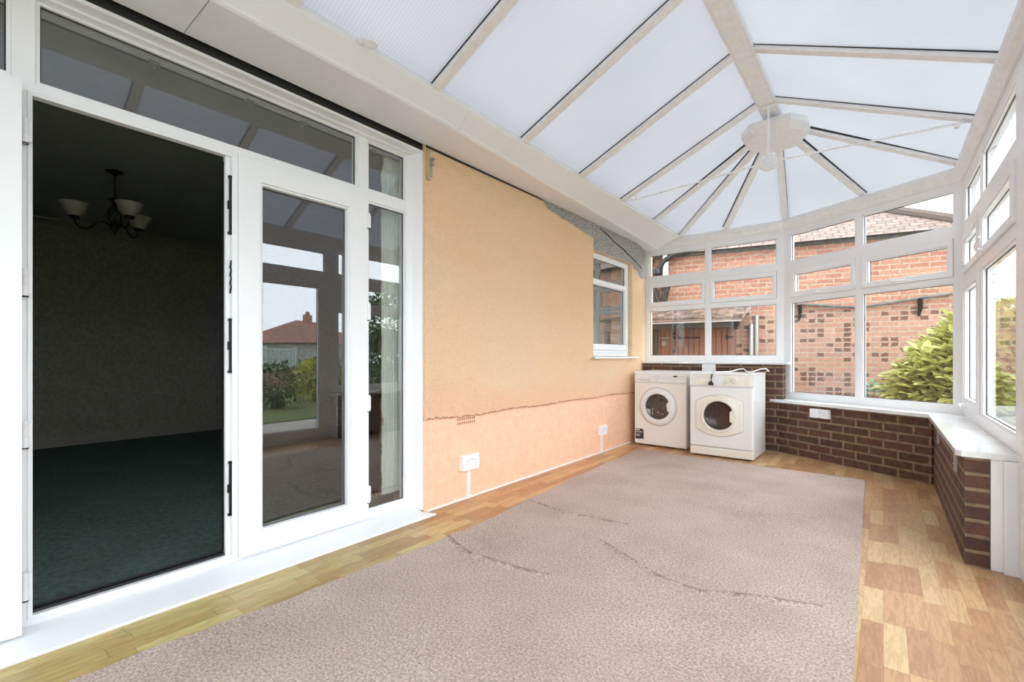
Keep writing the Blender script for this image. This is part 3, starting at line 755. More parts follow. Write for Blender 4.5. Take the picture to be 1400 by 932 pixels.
def chandelier():
    C0 = (-4.98, .947, 0)
    r = root('chandelier', (C0[0], C0[1], 2.55), 0, 'black iron chandelier with upturned marbled glass shades in the dark room', 'chandelier')
    m = MB(); m.lathe([(0, 0), (.062, 0), (.064, -.006), (.05, -.014), (.02, -.02), (.008, -.035), (0, -.036)], seg=24); m.build('ceiling_rose', 'black_iron', r, smooth=True)
    m = MB()
    for k in range(7):
        z = -.045 - k * .026; pts = []
        for i in range(13):
            t = 2 * PI * i / 12; p = .009 * math.cos(t); q = .018 * math.sin(t)
            pts.append((p, 0, z + q) if k % 2 else (0, p, z + q))
        m.tube(pts, .0028, 6, cap=False)
    m.build('chain', 'black_iron', r, smooth=True)
    m = MB(); m.lathe([(0, -.225), (.045, -.228), (.05, -.235), (.025, -.25), (.012, -.275), (.014, -.29)], seg=20)
    for k in range(8):        # twisted open cage
        pts = []
        for i in range(15):
            t = i / 14; rr = .010 + .042 * math.sin(PI * t) ; an = 2 * PI * k / 8 + (t * 2.4 if k % 2 else -t * 2.4)
            pts.append((rr * math.cos(an), rr * math.sin(an), -.275 - .16 * t))
        m.tube(pts, .003, 5)
    m.lathe([(.012, -.43), (.03, -.445), (.034, -.46), (.02, -.485), (.012, -.50), (.008, -.52), (0, -.53)], seg=18)
    m.build('stem', 'black_iron', r, smooth=True)
    for k, an in enumerate((R(250), R(10), R(130))):
        am = MB(); ca, sa = math.cos(an), math.sin(an); pts = []
        for x, z in ((.02, -.46), (.06, -.425), (.10, -.43), (.14, -.47), (.18, -.50), (.22, -.49), (.245, -.455), (.25, -.42)):
            pts.append((x * ca, x * sa, z))
        am.tube(pts, .006, 8); am.lathe([(0, -.425), (.03, -.424), (.036, -.412), (.03, -.405), (0, -.404)], (.25 * ca, .25 * sa, 0), seg=18)
        ao = am.build('arm', 'black_iron', r, smooth=True)
        sh = MB(); sh.lathe([(.0, -.404), (.038, -.403), (.062, -.375), (.078, -.33), (.095, -.30), (.092, -.299), (.074, -.328), (.058, -.372), (.03, -.396)], (.25 * ca, .25 * sa, 0), seg=28)
        sh.build('lamp_shade', 'alabaster', ao, smooth=True)
chandelier()

def curtain():
    m = MB(); x = -2.545; n = 60; zs = [2.325, 2.27, 2.2, 1.9, 1.4, .9, .45, .12]
    for j, z in enumerate(zs):
        for i in range(n + 1):
            t = i / n; sq = .85 if z > 2.25 else 1.0
            y = 1.815 + (.148 * t) * sq + (0 if z < 2.25 else .02)
            m.v.append((x + .016 * math.sin(t * 40 + j * .15) * (0.5 if z > 2.3 else 1), y, z))
    for j in range(len(zs) - 1):
        for i in range(n): m.f.append((j * (n + 1) + i, j * (n + 1) + i + 1, (j + 1) * (n + 1) + i + 1, (j + 1) * (n + 1) + i)); m.m.append(0)
    o = m.build('sheer_curtain', 'sheer_fabric', smooth=True)
    tag(o, 'long off-white gathered curtain hanging behind the narrow side light', 'curtain')
    f = MB()
    pts = [(x + .004, 1.812 + .008 * math.sin(z * 34), z) for z in [.12 + i * .03 for i in range(74)]]
    f.tube(pts, [.003 + .007 * max(0, math.sin(p[2] * 13)) for p in pts], 6)
    f.build('fringe', 'dark_fringe', o, smooth=True)['label'] = 'dark brown scalloped trim'
    rl = root('curtain_rail', (0, 0, 0), 0, 'white curtain track with small gliders behind the door transom', 'curtain rail')
    m = MB(); m.box(-2.560, -2.530, -1.1, 1.965, 2.335, 2.358); m.build('track', 'upvc', rl, bevel=.003)
    for y in (.62, 1.02, 1.30):
        m = MB(); m.box(-2.557, -2.533, y - .02, y + .02, 2.318, 2.336); m.lathe([(.006, 0), (.006, -.015), (.010, -.018), (.010, -.024), (0, -.025)], (-2.545, y, 2.32), 'z', 10)
        m.build('glider', 'grey_metal', rl)
curtain()

# ------------------------------------------------------------------ box gutter beam on the left
def box_beam():
    r = root('trim_15', (0, 0, 0), kind='structure', label='white box gutter beam along the house wall')
    st = [(-1.25, -2.03), (.67, -2.035), (1.86, -2.038), (5.84, -2.265)]   # Y, X of soffit front edge
    m = MB()
    def sec(y, xb, zb=2.398):
        xt = -1.945 - .006 * max(0, y - 1.86)
        return [(-2.332, y, zb), (xb, y, zb), (xb + .012, y, zb + .006), (xb + .014, y, zb + .018), (xt - .006, y, 2.495), (xt, y, 2.505), (xt - .01, y, 2.545), (-2.332, y, 2.60)]
    S = [sec(y, x) for y, x in st]
    S[-1] = sec(5.84, -2.262, 2.385); S[-1][0] = (-2.45, 5.84, 2.385); S[-1][-1] = (-2.45, 5.84, 2.60)
    Sa, Sb = S[-2], S[-1]
    S[-1:] = [[tuple(u + (v - u) * k / 14 for u, v in zip(pa, pb)) for pa, pb in zip(Sa, Sb)] for k in range(1, 15)]
    for a_, b_ in zip(S, S[1:]):
        n = len(a_)
        for i in range(n):
            j = (i + 1) % n; m.quad([a_[i], a_[j], b_[j], b_[i]])
    m.quad(S[0]); m.quad(list(reversed(S[-1])))
    bm_ = m.build('beam_casing', 'upvc', r)
    for y, xs in ((.67, -2.035), (2.03, -2.045)):
        m = MB()
        if y < 1: m.box(-2.325, -2.04, y - .0015, y + .0015, 2.3968, 2.399)
        else: m.prism([(xs + .012, y - .006, 2.41), (-1.955, y - .006, 2.494), (-1.945, y - .006, 2.497), (xs + .022, y - .006, 2.407)], (0, .012, 0))
        m.build('joint', 'marking_grey' if y < 1 else 'upvc', r)
box_beam()

# ------------------------------------------------------------------ eaves beams
def beam_run(name, p, q, lab, din=.055, z0=2.395, z1=2.505):
    p = Vector(p); q = Vector(q); L = (q - p).length; an = math.atan2(q.y - p.y, q.x - p.x)
    m = MB()
    prof = [(.07, z0), (-.012, z0), (-.018, z0 + .012), (-.040, z0 + .03), (-din, z0 + .062), (-din, z1 - .012), (-din + .012, z1), (.07, z1 + .03)]
    m.prism([(0, yy, zz) for yy, zz in prof], (L, 0, 0))
    return struct(name, m, 'upvc_roof', lab, loc=(p.x, p.y, 0), rot=(0, 0, an), bevel=.002)
beam_run('trim_16', (-2.30, 5.83), (-.84, 5.83), 'white eaves beam over the far window')
beam_run('trim_17', (-.845, 5.83), (.49, 5.05), 'white eaves beam over the angled window')
beam_run('trim_18', (.49, 5.05), (.49, -1.25), 'white eaves beam along the right hand side')
beam_run('trim_19', (.49, -1.25), (-2.33, -1.25), 'white eaves beam at the near end')

# ------------------------------------------------------------------ glazed roof
def roof():
    r = root('ceiling', (0, 0, 0), kind='structure', label='pitched translucent conservatory roof')
    ZE, ZR, XL, XR, XC_ = 2.500, 3.045, -1.95, .475, -.725
    HUB = (XC_, 4.60, ZR)
    AL, AB, BC = (XL, 5.77, ZE), (-.83, 5.785, ZE), (.465, 4.99, ZE)
    G = .034
    def panel(pts, ribdir_h):
        q_ = []
        for p in pts:
            p = Vector(p)
            if p.z < ZE + .01:
                c_ = Vector((XC_, min(p.y, 4.6), ZR)); p = c_ + (p - c_) * 1.06
            q_.append(p + Vector((0, 0, G)))
        pts = q_
        rd = Vector((ribdir_h[0], ribdir_h[1])).normalized(); pe = Vector((-rd.y, rd.x))
        m = MB(); m.quad(pts, 0, [(p.x * pe.x + p.y * pe.y, p.x * rd.x + p.y * rd.y) for p in pts])
        m.build('roof_panel', 'polycarbonate', r, recalc=False)
    cuts = [-1.25, -.65, .15, .95, 1.757, 2.57, 3.365, 4.14]
    for y0, y1 in zip(cuts, cuts[1:]):
        panel([(XL, y0, ZE), (XL, y1, ZE), (XC_, y1, ZR), (XC_, y0, ZR)], (1, 0))
        panel([(XR, y0, ZE), (XR, y1, ZE), (XC_, y1, ZR), (XC_, y0, ZR)], (1, 0))
    panel([(XL, 4.14, ZE), (XL, 4.965, ZE), HUB, (XC_, 4.14, ZR)], (1, 0))
    panel([(XL, 4.965, ZE), AL, HUB], (1, 0))
    mA = (-1.43, 5.777, ZE); mB = (-.15, 5.38, ZE)
    panel([AL, mA, HUB], (0, 1)); panel([mA, AB, HUB], (0, 1))
    panel([AB, mB, HUB], (.505, .863)); panel([mB, BC, HUB], (.505, .863))
    panel([(XR, 4.14, ZE), BC, HUB, (XC_, 4.14, ZR)], (1, 0))
    # flashing strips closing the panel edges on the beams
    def rafter(p, q, w=.058, d=.052, side=1):
        m = MB(); p = Vector(p); q = Vector(q); t = (q - p).normalized(); s = t.cross(Vector((0, 0, 1))).normalized(); nn = s.cross(t).normalized()
        m.beam(p, q, w, d, 0)
        m.beam(p - s * (w / 2 + .002) * side + nn * .024, q - s * (w / 2 + .002) * side + nn * .024, .004, .024, 1)
        m.build('rafter', ['upvc_roof', 'gasket'], r, bevel=.002)
    for y in cuts[1:]:
        rafter((XL, y, ZE), (XC_ - .05, y, ZR - .02), side=-1)
        rafter((XR, y, ZE), (XC_ + .05, y, ZR - .02), side=1)
    H2 = Vector(HUB) + Vector((0, 0, -.02))
    for p, sd in (((XL, 4.965, ZE), -1), (AL, -1), (mA, -1), (AB, 1), (mB, 1), (BC, 1)):
        rafter(p, H2, side=sd)
    m = MB(); m.beam((XC_, -1.25, 3.012), (XC_, 4.5, 3.012), .135, .075, 0)
    m.box(XC_ - .05, XC_ + .05, -1.25, 4.45, 3.004, 3.013)
    m.build('ridge_beam', 'upvc_roof', r, bevel=.006)
    # boss
    m = MB(); oc = []
    pr = [(-.245, -.10), (-.245, .10), (-.14, .27), (.0, .31), (.14, .27), (.245, .10), (.245, -.10), (.15, -.24), (-.15, -.24)]
    n = len(pr); cz = (XC_, 4.52)
    b = 0
    for sc, z in ((1.0, 2.965), (1.0, 2.915), (.86, 2.868), (.5, 2.860), (.0001, 2.855)):
        for x, y in pr: m.v.append((cz[0] + x * sc, cz[1] + y * sc, z))
    for k in range(4):
        for i in range(n): j = (i + 1) % n; m.f.append((k * n + i, k * n + j, (k + 1) * n + j, (k + 1) * n + i)); m.m.append(0)
    m.f.append(tuple(range(n))); m.m.append(0)
    m.tube([(XC_, 4.45, 2.95), (XC_, 4.45, 3.02)], .10, 12); m.build('ridge_boss', 'upvc_roof', r, bevel=.003)
    # near gable end closing
    m = MB(); m.prism([(XL, -1.27, ZE), (XR, -1.27, ZE), (XC_, -1.27, ZR + .04)], (0, .02, 0)); m.build('gable_infill', 'upvc', r)
    # tie bar assembly
    m = MB(); yT = 4.13; D = (-.71, yT, 2.550)
    m.tube([(-1.86, yT, 2.50), (-1.80, yT, 2.492), (D[0] - .06, yT, 2.548)], .007, 8); m.tube([(D[0] + .06, yT, 2.552), (.34, yT, 2.520), (.42, yT, 2.515)], .007, 8)
    m.tube([(D[0], yT, 2.60), (D[0], yT, 3.0)], .009, 10); m.tube([(D[0] - .05, yT, 2.995), (D[0] + .05, yT, 2.995)], .011, 10)
    m.lathe([(0, -.016), (.062, -.016), (.066, -.008), (.066, .008), (.062, .016), (0, .016)], D, 'y', 32)
    m.lathe([(.034, -.022), (.048, -.022), (.050, -.012)], D, 'y', 32); m.lathe([(0, -.018), (.02, -.018), (.024, -.012)], D, 'y', 24)
    for x in (-1.83, .37):
        m.tube([(x, yT - .02, 2.505), (x, yT + .02, 2.505)], .014, 10); m.tube([(x, yT, 2.50), (x + .03, yT, 2.535)], .010, 8)
    m.build('tie_bar', 'upvc', r, smooth=True)['label'] = 'white tie bars meeting at a round disc'
    m = MB(); m.lathe([(0, .0), (.020, .002), (.030, -.010), (.034, -.022), (.018, -.034), (0, -.036)], (-1.90, 1.30, 2.52), 'z', 12)
    m.lathe([(0, .0), (.02, .002), (.026, -.012), (.012, -.024), (0, -.026)], (-1.93, 1.27, 2.52), 'z', 12)
    m.build('foam_blob', 'upvc', r, smooth=True)
roof()

# ------------------------------------------------------------------ washing machine and tumble dryer
def text_bars(m, x, z, rows, y, mi, h=.004, seed=1):
    rnd = random.Random(seed)
    for k, L in enumerate(rows):
        xx = x; zz = z - k * h * 2.2
        while xx < x + L:
            wl_ = rnd.uniform(.004, .012); m.box(xx, min(xx + wl_, x + L), y - .0008, y, zz - h, zz, mi); xx += wl_ + .0025
def washing_machine():
    r = root('washing_machine', (-1.955, 5.085, 0), R(-1.5), 'white washing machine with round porthole and black sticker, against the peach wall', 'washing machine')
    # local: x -.30..+.30, y 0 front .. .56 back
    m = MB(); m.box(-.298, .298, .018, .54, .012, .832)
    for x in (-.25, .25):
        for y in (.06, .50): m.lathe([(0, 0), (.02, 0), (.02, .014), (0, .014)], (x, y, 0), 'z', 12, 1)
    m.build('body', ['enamel', 'black_plastic'], r, bevel=.008)
    m = MB(); m.box(-.298, .298, 0, .02, .022, .722); m.build('front_panel', 'enamel', r, bevel=.006)
    m = MB(); m.prism([(-.298, -.006, .726), (-.298, .006, .846), (-.298, .03, .850), (-.298, .03, .726)], (.596, 0, 0))
    cpm = m
    m = MB(); m.box(-.30, .30, .03, .545, .832, .850); m.build('worktop', 'cool_enamel', r, bevel=.005)
    m = MB(); m.box(-.285, -.110, -.010, .004, .740, .822); m.box(-.245, -.105, -.0115, -.009, .752, .757, 1)
    text_bars(m, -.285, .818, [.028], -.0105, 1, .007, 2)
    m.build('detergent_drawer', ['cool_enamel', 'marking_grey'], r, bevel=.002)
    m = MB(); m.lathe([(0, -.030), (.020, -.030), (.024, -.026), (.026, 0.0)], (-.035, 0, .782), 'y', 28); m.lathe([(.034, -.005), (.036, 0.0)], (-.035, 0, .782), 'y', 28, 0)
    m.box(-.037, -.033, -.0315, -.029, .786, .804, 1); m.build('knob', ['cool_enamel', 'marking_grey'], r, smooth=True)
    m = MB(); m.box(.158, .200, -.006, .001, .790, .806, 0); m.build('display', 'black_plastic', r)
    m = cpm; text_bars(m, .24, .802, [.03], -.0035, 1, .006, 5); text_bars(m, -.13, .808, [.022], -.0035, 1, .007, 6)
    for k in range(5): m.box(.045 + k * .022, .048 + k * .022, -.0062, -.002, .765 + (k % 2) * .01, .772 + (k % 2) * .01, 1)
    for k in range(4): m.lathe([(0, -.006), (.006, -.006), (.007, 0)], (.06 + k * .03, -.003, .752), 'y', 12)
    m.build('control_panel', ['cool_enamel', 'marking_grey'], r)
    c = (-.018, 0, .455)
    m = MB(); m.lathe([(.212, .0), (.212, -.006), (.205, -.018), (.190, -.028), (.168, -.034), (.150, -.032), (.142, -.022), (.139, -.004)], c, 'y', 64)
    m.lathe([(.2135, .001), (.2155, -.001), (.2155, -.004), (.2125, -.0045)], c, 'y', 64, 1)
    # grip that cuts into the glass on the right
    pts = []
    for an in (28, 20, 10, 0, -10, -20): pts.append((c[0] + .150 * math.cos(R(an)), -.031, c[2] + .150 * math.sin(R(an))))
    for an, rr in ((-20, .128), (-10, .116), (0, .112), (10, .108), (20, .118)): pts.append((c[0] + rr * math.cos(R(an)), -.031, c[2] + rr * math.sin(R(an))))
    m.prism(pts, (0, .026, 0))
    dr = m.build('door', ['cool_enamel', 'marking_grey'], r, smooth=True); dr['label'] = 'white porthole door ring with side grip'
    m = MB(); m.lathe([(.142, -.010), (.128, -.022), (.115, -.018), (.085, -.009), (.0, -.006)], c, 'y', 48)
    for k in range(7):
        t = R(200 + k * 24); rr = .055 + .03 * (k % 3)
        m.tube([(c[0] + rr * math.cos(t), -.012, c[2] + rr * math.sin(t)), (c[0] + (rr + .02) * math.cos(t + .25), -.014, c[2] + (rr + .02) * math.sin(t + .25))], .004, 6, 1)
    m.build('door_glass', ['drum_glass', 'chrome'], dr, smooth=True)
    m = MB(); y = -.0025; m.prism([(-.285, y, .070), (-.188, y, .070), (-.188, y, .170), (-.205, y, .190), (-.285, y, .190)], (0, .002, 0), 0)
    m.box(-.280, -.262, y - .0008, y, .170, .184, 1); m.box(-.258, -.236, y - .0008, y, .170, .184, 1)
    text_bars(m, -.280, .160, [.075, .082], y, 1, .005, 8); text_bars(m, -.280, .128, [.05, .06, .045], y, 1, .005, 9); text_bars(m, -.222, .080, [.026], y, 1, .004, 10)
    m.build('energy_sticker', ['black_plastic', 'cool_enamel'], r)['label'] = 'black sticker with white print'
washing_machine()

def tumble_dryer():
    r = root('tumble_dryer', (-1.277, 4.938, 0), 0, 'white tumble dryer with cream octagonal door, standing nearer the angled window', 'tumble dryer')
    m = MB(); m.box(-.298, .298, .018, .60, .012, .832)
    for x in (-.25, .25):
        for y in (.06, .54): m.lathe([(0, 0), (.02, 0), (.02, .014), (0, .014)], (x, y, 0), 'z', 12, 1)
    m.build('body', ['cool_enamel', 'black_plastic'], r, bevel=.012)
    m = MB(); m.box(-.298, .298, -.004, .02, .10, .715); m.build('front_panel', 'cool_enamel', r, bevel=.012)
    m = MB(); m.box(-.298, .298, -.004, .02, .014, .097); m.build('plinth', 'cream_plastic', r, bevel=.010)
    m = MB(); m.box(-.30, .30, -.002, .61, .829, .850); m.build('worktop', 'cool_enamel', r, bevel=.008)
    m = MB(); m.prism([(-.298, -.006, .717), (-.298, .004, .838), (-.298, .03, .838), (-.298, .03, .717)], (.596, 0, 0), 0)
    m.prism([(-.245, -.012, .728), (-.245, -.002, .822), (-.245, .01, .822), (-.245, .01, .728)], (.155, 0, 0), 1)
    m.prism([(.045, -.012, .728), (.045, -.002, .822), (.045, .01, .822), (.045, .01, .728)], (.185, 0, 0), 1)
    m.prism([(.235, -.010, .732), (.235, -.001, .818), (.235, .01, .818), (.235, .01, .732)], (.05, 0, 0), 1)
    for k in range(3): m.box(-.225 + k * .055, -.185 + k * .055, -.008, -.003, .785, .812, 0); m.box(-.222 + k * .055, -.19 + k * .055, -.0088, -.0075, .806, .809, 2)
    m.build('control_panel', ['cool_enamel', 'cream_plastic', 'marking_grey'], r, bevel=.003)
    for x, z, q in ((.135, .782, .030), (.055, .755, .014), (.262, .765, .008)):
        k = MB(); k.lathe([(0, -.030), (q * .8, -.030), (q * .95, -.025), (q, -.002)], (x, 0, z), 'y', 28, 0)
        if q > .02: k.box(x - .003, x + .003, -.033, -.028, z - .022, z + .022, 0); k.box(x + .004, x + .022, -.0325, -.029, z - .002, z + .002, 1)
        k.build('knob', ['cream_plastic', 'marking_grey'], r, smooth=True)
    c = (.0 - .012, 0, .425)
    # door outline: arcs at top and bottom, straight cut sides
    def outline(hw, hh, n=18):
        pts = []
        for i in range(n + 1):
            t = -1 + 2 * i / n; pts.append((c[0] + hw * t, c[2] + hh - (hh * .33) * abs(t) ** 2.0))
        zs_ = hh * .67
        for i in range(1, 9): pts.append((c[0] + hw, c[2] + zs_ - 2 * zs_ * i / 9))
        for i in range(n + 1):
            t = 1 - 2 * i / n; pts.append((c[0] + hw * t, c[2] - hh + (hh * .33) * abs(t) ** 2.0))
        for i in range(1, 9): pts.append((c[0] - hw, c[2] - zs_ + 2 * zs_ * i / 9))
        return pts
    m = MB(); L0 = outline(.222, .208); L1 = outline(.216, .202); L2 = outline(.195, .182); n = len(L0)
    for L_, y in ((L0, -.003), (L0, -.012), (L1, -.022), (L2, -.026)):
        for x, z in L_: m.v.append((x, y, z))
    # inner ring
    for rr, y in ((.172, -.027), (.160, -.036), (.147, -.034), (.141, -.018)):
        for i in range(n):
            x, z = L0[i]; an = math.atan2(z - c[2], x - c[0]); m.v.append((c[0] + rr * math.cos(an), y, c[2] + rr * math.sin(an)))
    for k in range(7):
        for i in range(n): j = (i + 1) % n; m.f.append((k * n + i, k * n + j, (k + 1) * n + j, (k + 1) * n + i)); m.m.append(0)
    pts = [(c[0] + x, -.036, c[2] + z) for x, z in ((.150, .062), (.165, .0), (.150, -.062), (.125, -.062), (.108, -.050), (.108, .040), (.125, .062))]
    m.prism(pts, (0, .03, 0))
    G0 = outline(.2245, .2105)
    for i in range(n):
        j = (i + 1) % n; m.quad([(G0[i][0], -.0045, G0[i][1]), (G0[j][0], -.0045, G0[j][1]), (L0[j][0], -.0045, L0[j][1]), (L0[i][0], -.0045, L0[i][1])], 1)
    d = m.build('door', ['cream_plastic', 'marking_grey'], r, smooth=True); d['label'] = 'cream door with straight cut sides and round porthole'
    m = MB(); m.lathe([(.144, -.012), (.130, -.026), (.115, -.020), (.06, -.010), (0, -.007)], c, 'y', 48); m.build('door_glass', 'drum_dark', d, smooth=True)
    m = MB(); text_bars(m, -.055, c[2] + .195, [.05], -.0262, 0, .004, 12); m.box(-.068, -.060, -.0272, -.0262, c[2] + .189, c[2] + .197); m.build('printed_mark', 'marking_grey', d)
tumble_dryer()

# lead and plug lying over the dryer
def lead():
    o = root('power_lead', (-1.35, 5.0, .853), 0, 'white appliance lead with black plug lying across the tumble dryer top', 'power lead')
    m = MB(); m.tube([(.04, .10, .004), (.03, .0, .006), (.02, -.060, .004), (.012, -.082, -.03), (.0, -.084, -.07), (-.005, -.084, -.085)], .007, 8, 0)
    m.tube([(.04, .10, .004), (.10, .22, .006), (.16, .30, .03), (.20, .34, .035), (.24, .30, .008), (.30, .28, .008), (.36, .36, .035), (.40, .40, .038), (.42, .44, .01), (.38, .52, .006)], .006, 8, 0)
    m.build('cable', 'cool_enamel', o, smooth=True)
    m = MB(); m.box(-.030, .014, -.106, -.082, -.125, -.100); m.box(-.024, .004, -.100, -.082, -.100, -.085)
    m.lathe([(.0, 0), (.003, 0), (.003, -.012)], (-.020, -.095, -.125), 'z', 6, 1); m.lathe([(.0, 0), (.003, 0), (.003, -.012)], (.004, -.095, -.125), 'z', 6, 1)
    m.tube([(-.005, -.084, -.085), (-.002, -.086, -.04), (.0, -.082, -.015)], .008, 8, 0)
    m.build('plug', ['black_plastic', 'chrome'], o, bevel=.003)
lead()

# ------------------------------------------------------------------ sockets
def socket(loc, rz, label, w=.146, h=.086, double=True, conduit=0, adapter=False, group=None, d=.030):
    r = root('wall_socket', loc, rz, label, 'socket', group)      # local: y=0 is the wall, front at -y
    m = MB(); m.box(-w / 2, w / 2, -d, 0, -h / 2, h / 2); m.build('back_box', 'upvc', r, bevel=.003)
    m = MB(); m.box(-w / 2 + .001, w / 2 - .001, -d - .008, -d, -h / 2 + .001, h / 2 - .001, 0)
    cs = (-w / 4, w / 4) if double else (0,)
    for cxx in cs:
        for dx, dz, ww, hh in ((0, .012, .004, .009), (-.011, -.008, .007, .004), (.011, -.008, .007, .004)):
            m.box(cxx + dx - ww / 2, cxx + dx + ww / 2, -d - .0085, -d - .007, dz - hh / 2, dz + hh / 2, 1)
    m.build('faceplate', ['upvc', 'black_plastic'], r, bevel=.001)
    for cxx in cs:
        s = MB(); s.box(cxx * .30 - .006, cxx * .30 + .006, -d - .012, -d - .007, .012, .030); s.build('switch', 'cool_enamel', r, bevel=.002)
    if conduit:
        m = MB(); m.box(-.014, .014, -.016, 0, -h / 2 - conduit, -h / 2 + .002); m.build('conduit', 'upvc', r, bevel=.002)
    if adapter:
        m = MB(); m.box(-w / 2 - .012, -w / 2 + .060, -d - .048, -d - .008, -.040, .046); m.build('plug_adapter', 'upvc', r, bevel=.005)
    return r
socket((WX - .012, 2.410, .262), R(90), 'white double socket above a short conduit, nearer the french doors', conduit=.215, w=.17, h=.105)
socket((WX - .012, 4.435, .240), R(90), 'white socket above a short conduit, nearer the washing machine', conduit=.185, w=.14, h=.10)
socket((-1.58, 5.83 - T, .885), 0, 'white double socket on dark brick just above the appliances')
pB = B0 + nB * T + dB * .555
socket((pB.x, pB.y, .462), a, 'white double socket with plug adapter on dark brick below the angled window', adapter=True)

# ------------------------------------------------------------------ leaves, shrubs, trees
def leaves(m, c, rad, n, size, rnd, zmin=-9, flat=.35, shell=.6, mi=0):
    for _ in range(n):
        while True:
            d = Vector((rnd.gauss(0, 1), rnd.gauss(0, 1), rnd.gauss(0, 1)))
            if d.length > 1e-3: break
        d.normalize(); q = shell + (1 - shell) * rnd.random()
        q *= 1 + .08 * math.sin(d.x * 7 + d.z * 5) + .06 * math.sin(d.y * 11)
        p = Vector((c[0] + d.x * rad[0] * q, c[1] + d.y * rad[1] * q, c[2] + d.z * rad[2] * q))
        if p.z < zmin: continue
        out = (d + Vector((rnd.uniform(-.7, .7), rnd.uniform(-.7, .7), rnd.uniform(-.5, .4)))).normalized()
        side = out.cross(Vector((0, 0, 1)) + Vector((rnd.uniform(-flat, flat), rnd.uniform(-flat, flat), 0)))
        if side.length < .05: continue
        side.normalize(); up = side.cross(out).normalized()
        L = size * rnd.uniform(.7, 1.25); w = L * .33; dr = up * (-L * .22)
        b = len(m.v)
        pts = [p, p + out * L * .35 + side * w + up * .1 * w, p + out * L * .75 + side * w * .7 + dr * .4, p + out * L + dr,
               p + out * L * .75 - side * w * .7 + dr * .4, p + out * L * .35 - side * w + up * .1 * w, p + out * L * .4 - up * w * .35]
        m.v += [tuple(x) for x in pts]
        for f in ((0, 1, 6), (1, 2, 6), (2, 3, 6), (3, 4, 6), (4, 5, 6), (5, 0, 6)): m.f.append(tuple(b + i for i in f)); m.m.append(mi)
def bush(name, label, cat, base, blobs, size, mat, seed, trunks=4, group=None):
    rnd = random.Random(seed); r = root(name, base, 0, label, cat, group)
    m = MB()
    for c, rad, n in blobs: leaves(m, c, rad, n, size, rnd, zmin=.09)
    m.build('foliage', mat, r, recalc=False)
    s = MB()
    for k in range(trunks):
        an = 2 * PI * k / trunks; c, rad, _ = blobs[k % len(blobs)]
        s.tube([(.05 * math.cos(an), .05 * math.sin(an), 0), (c[0] * .5 + .1 * math.cos(an), c[1] * .5 + .1 * math.sin(an), c[2] * .6), (c[0] + rad[0] * .5 * math.cos(an), c[1] + rad[1] * .5 * math.sin(an), c[2] + rad[2] * .4)], [.03, .02, .006], 6)
    s.build('branches', 'bark', r, smooth=True)
    return r
bush('laurel_shrub', 'big yellow-green broad leaved shrub outside the angled window', 'shrub', (.95, 6.95, -.12),
     [((0, 0, .78), (.74, .50, .80), 3600), ((-.42, -.05, .62), (.50, .42, .66), 2200), ((.3, .1, 1.1), (.60, .45, .62), 2200), ((-.15, -.1, .35), (.85, .55, .40), 1600), ((-.15, 0, 1.0), (.5, .4, .55), 1500)], .125, 'laurel_leaf', 3)
bush('low_shrub', 'small blue-green shrub at the foot of the brick wall', 'shrub', (-.02, 7.95, -.12),
     [((0, 0, .42), (.34, .28, .38), 500), ((.2, .0, .3), (.3, .25, .3), 300)], .07, 'blue_green_leaf', 4)

# garden seen only as a reflection in the door glass
bush('golden_shrub', 'golden yellow shrub on the lawn mirrored in the right door leaf', 'shrub', (6.2, 6.0, -.10), [((0, 0, .55), (.6, .6, .5), 700)], .09, 'golden_leaf', 5)
bush('clipped_hedge', 'green hedge in front of the trellis mirrored in the right door leaf', 'hedge', (9.4, 7.9, -.10), [((-.6, -.4, .5), (.9, .7, .6), 900), ((.7, .5, .5), (.9, .8, .55), 900)], .10, 'green_leaf', 6)
bush('dark_bush', 'dark green bush beside the lawn mirrored in the right door leaf', 'shrub', (5.3, 4.6, -.10), [((0, 0, .5), (.5, .5, .5), 700)], .10, 'green_leaf', 16)
bush('garden_tree', 'leafy tree beyond the lawn mirrored in the side light', 'tree', (10.2, 10.9, -.10), [((0, 0, 2.2), (1.1, 1.1, 1.1), 2200), ((.2, .2, 1.2), (1.2, 1.0, 1.0), 1500)], .13, 'green_leaf', 8)
bush('garden_tree', 'tall dark tree near the conservatory mirrored in the side light', 'tree', (5.2, 7.6, -.10), [((0, 0, 2.0), (.8, .9, .9), 1500), ((0, 0, 1.0), (.7, .8, .8), 1000)], .12, 'green_leaf', 9)

def trellis():
    r = root('trellis_fence', (12.2, 6.2, -.10), R(60), 'pale diamond trellis panel on a low garden fence mirrored in the door', 'fence')
    L = 3.6
    m = MB(); m.box(0, L, -.03, .03, .0, .62); m.build('fence_board', 'brown_door', r)
    m = MB(); m.ring(0, L, .62, 1.42, .04, -.02, .02)
    k = -.8
    while k < L:
        for sgn in (1, -1):
            x0, x1 = (k, k + .8) if sgn > 0 else (k + .8, k)
            # clip
            z0, z1 = .62, 1.42
            def cl(xa, za, xb, zb):
                if xa < 0 and xb > 0: t = -xa / (xb - xa); xa, za = 0, za + (zb - za) * t
                if xb > L and xa < L: t = (L - xa) / (xb - xa); xb, zb = L, za + (zb - za) * t
                return xa, za, xb, zb
            p = (x0, z0, x1, z1)
            if p[0] > p[2]: p = (p[2], p[3], p[0], p[1])
            if p[2] <= 0 or p[0] >= L: continue
            p = cl(*p); m.tube([(p[0], .012 * sgn, p[1]), (p[2], .012 * sgn, p[3])], .012, 4)
        k += .16
    m.build('lattice', 'trellis_paint', r)
    for x in (0, L / 2, L):
        m = MB(); m.box(x - .04, x + .04, -.04, .04, 0, 1.5); m.build('post', 'trellis_paint', r)
trellis()
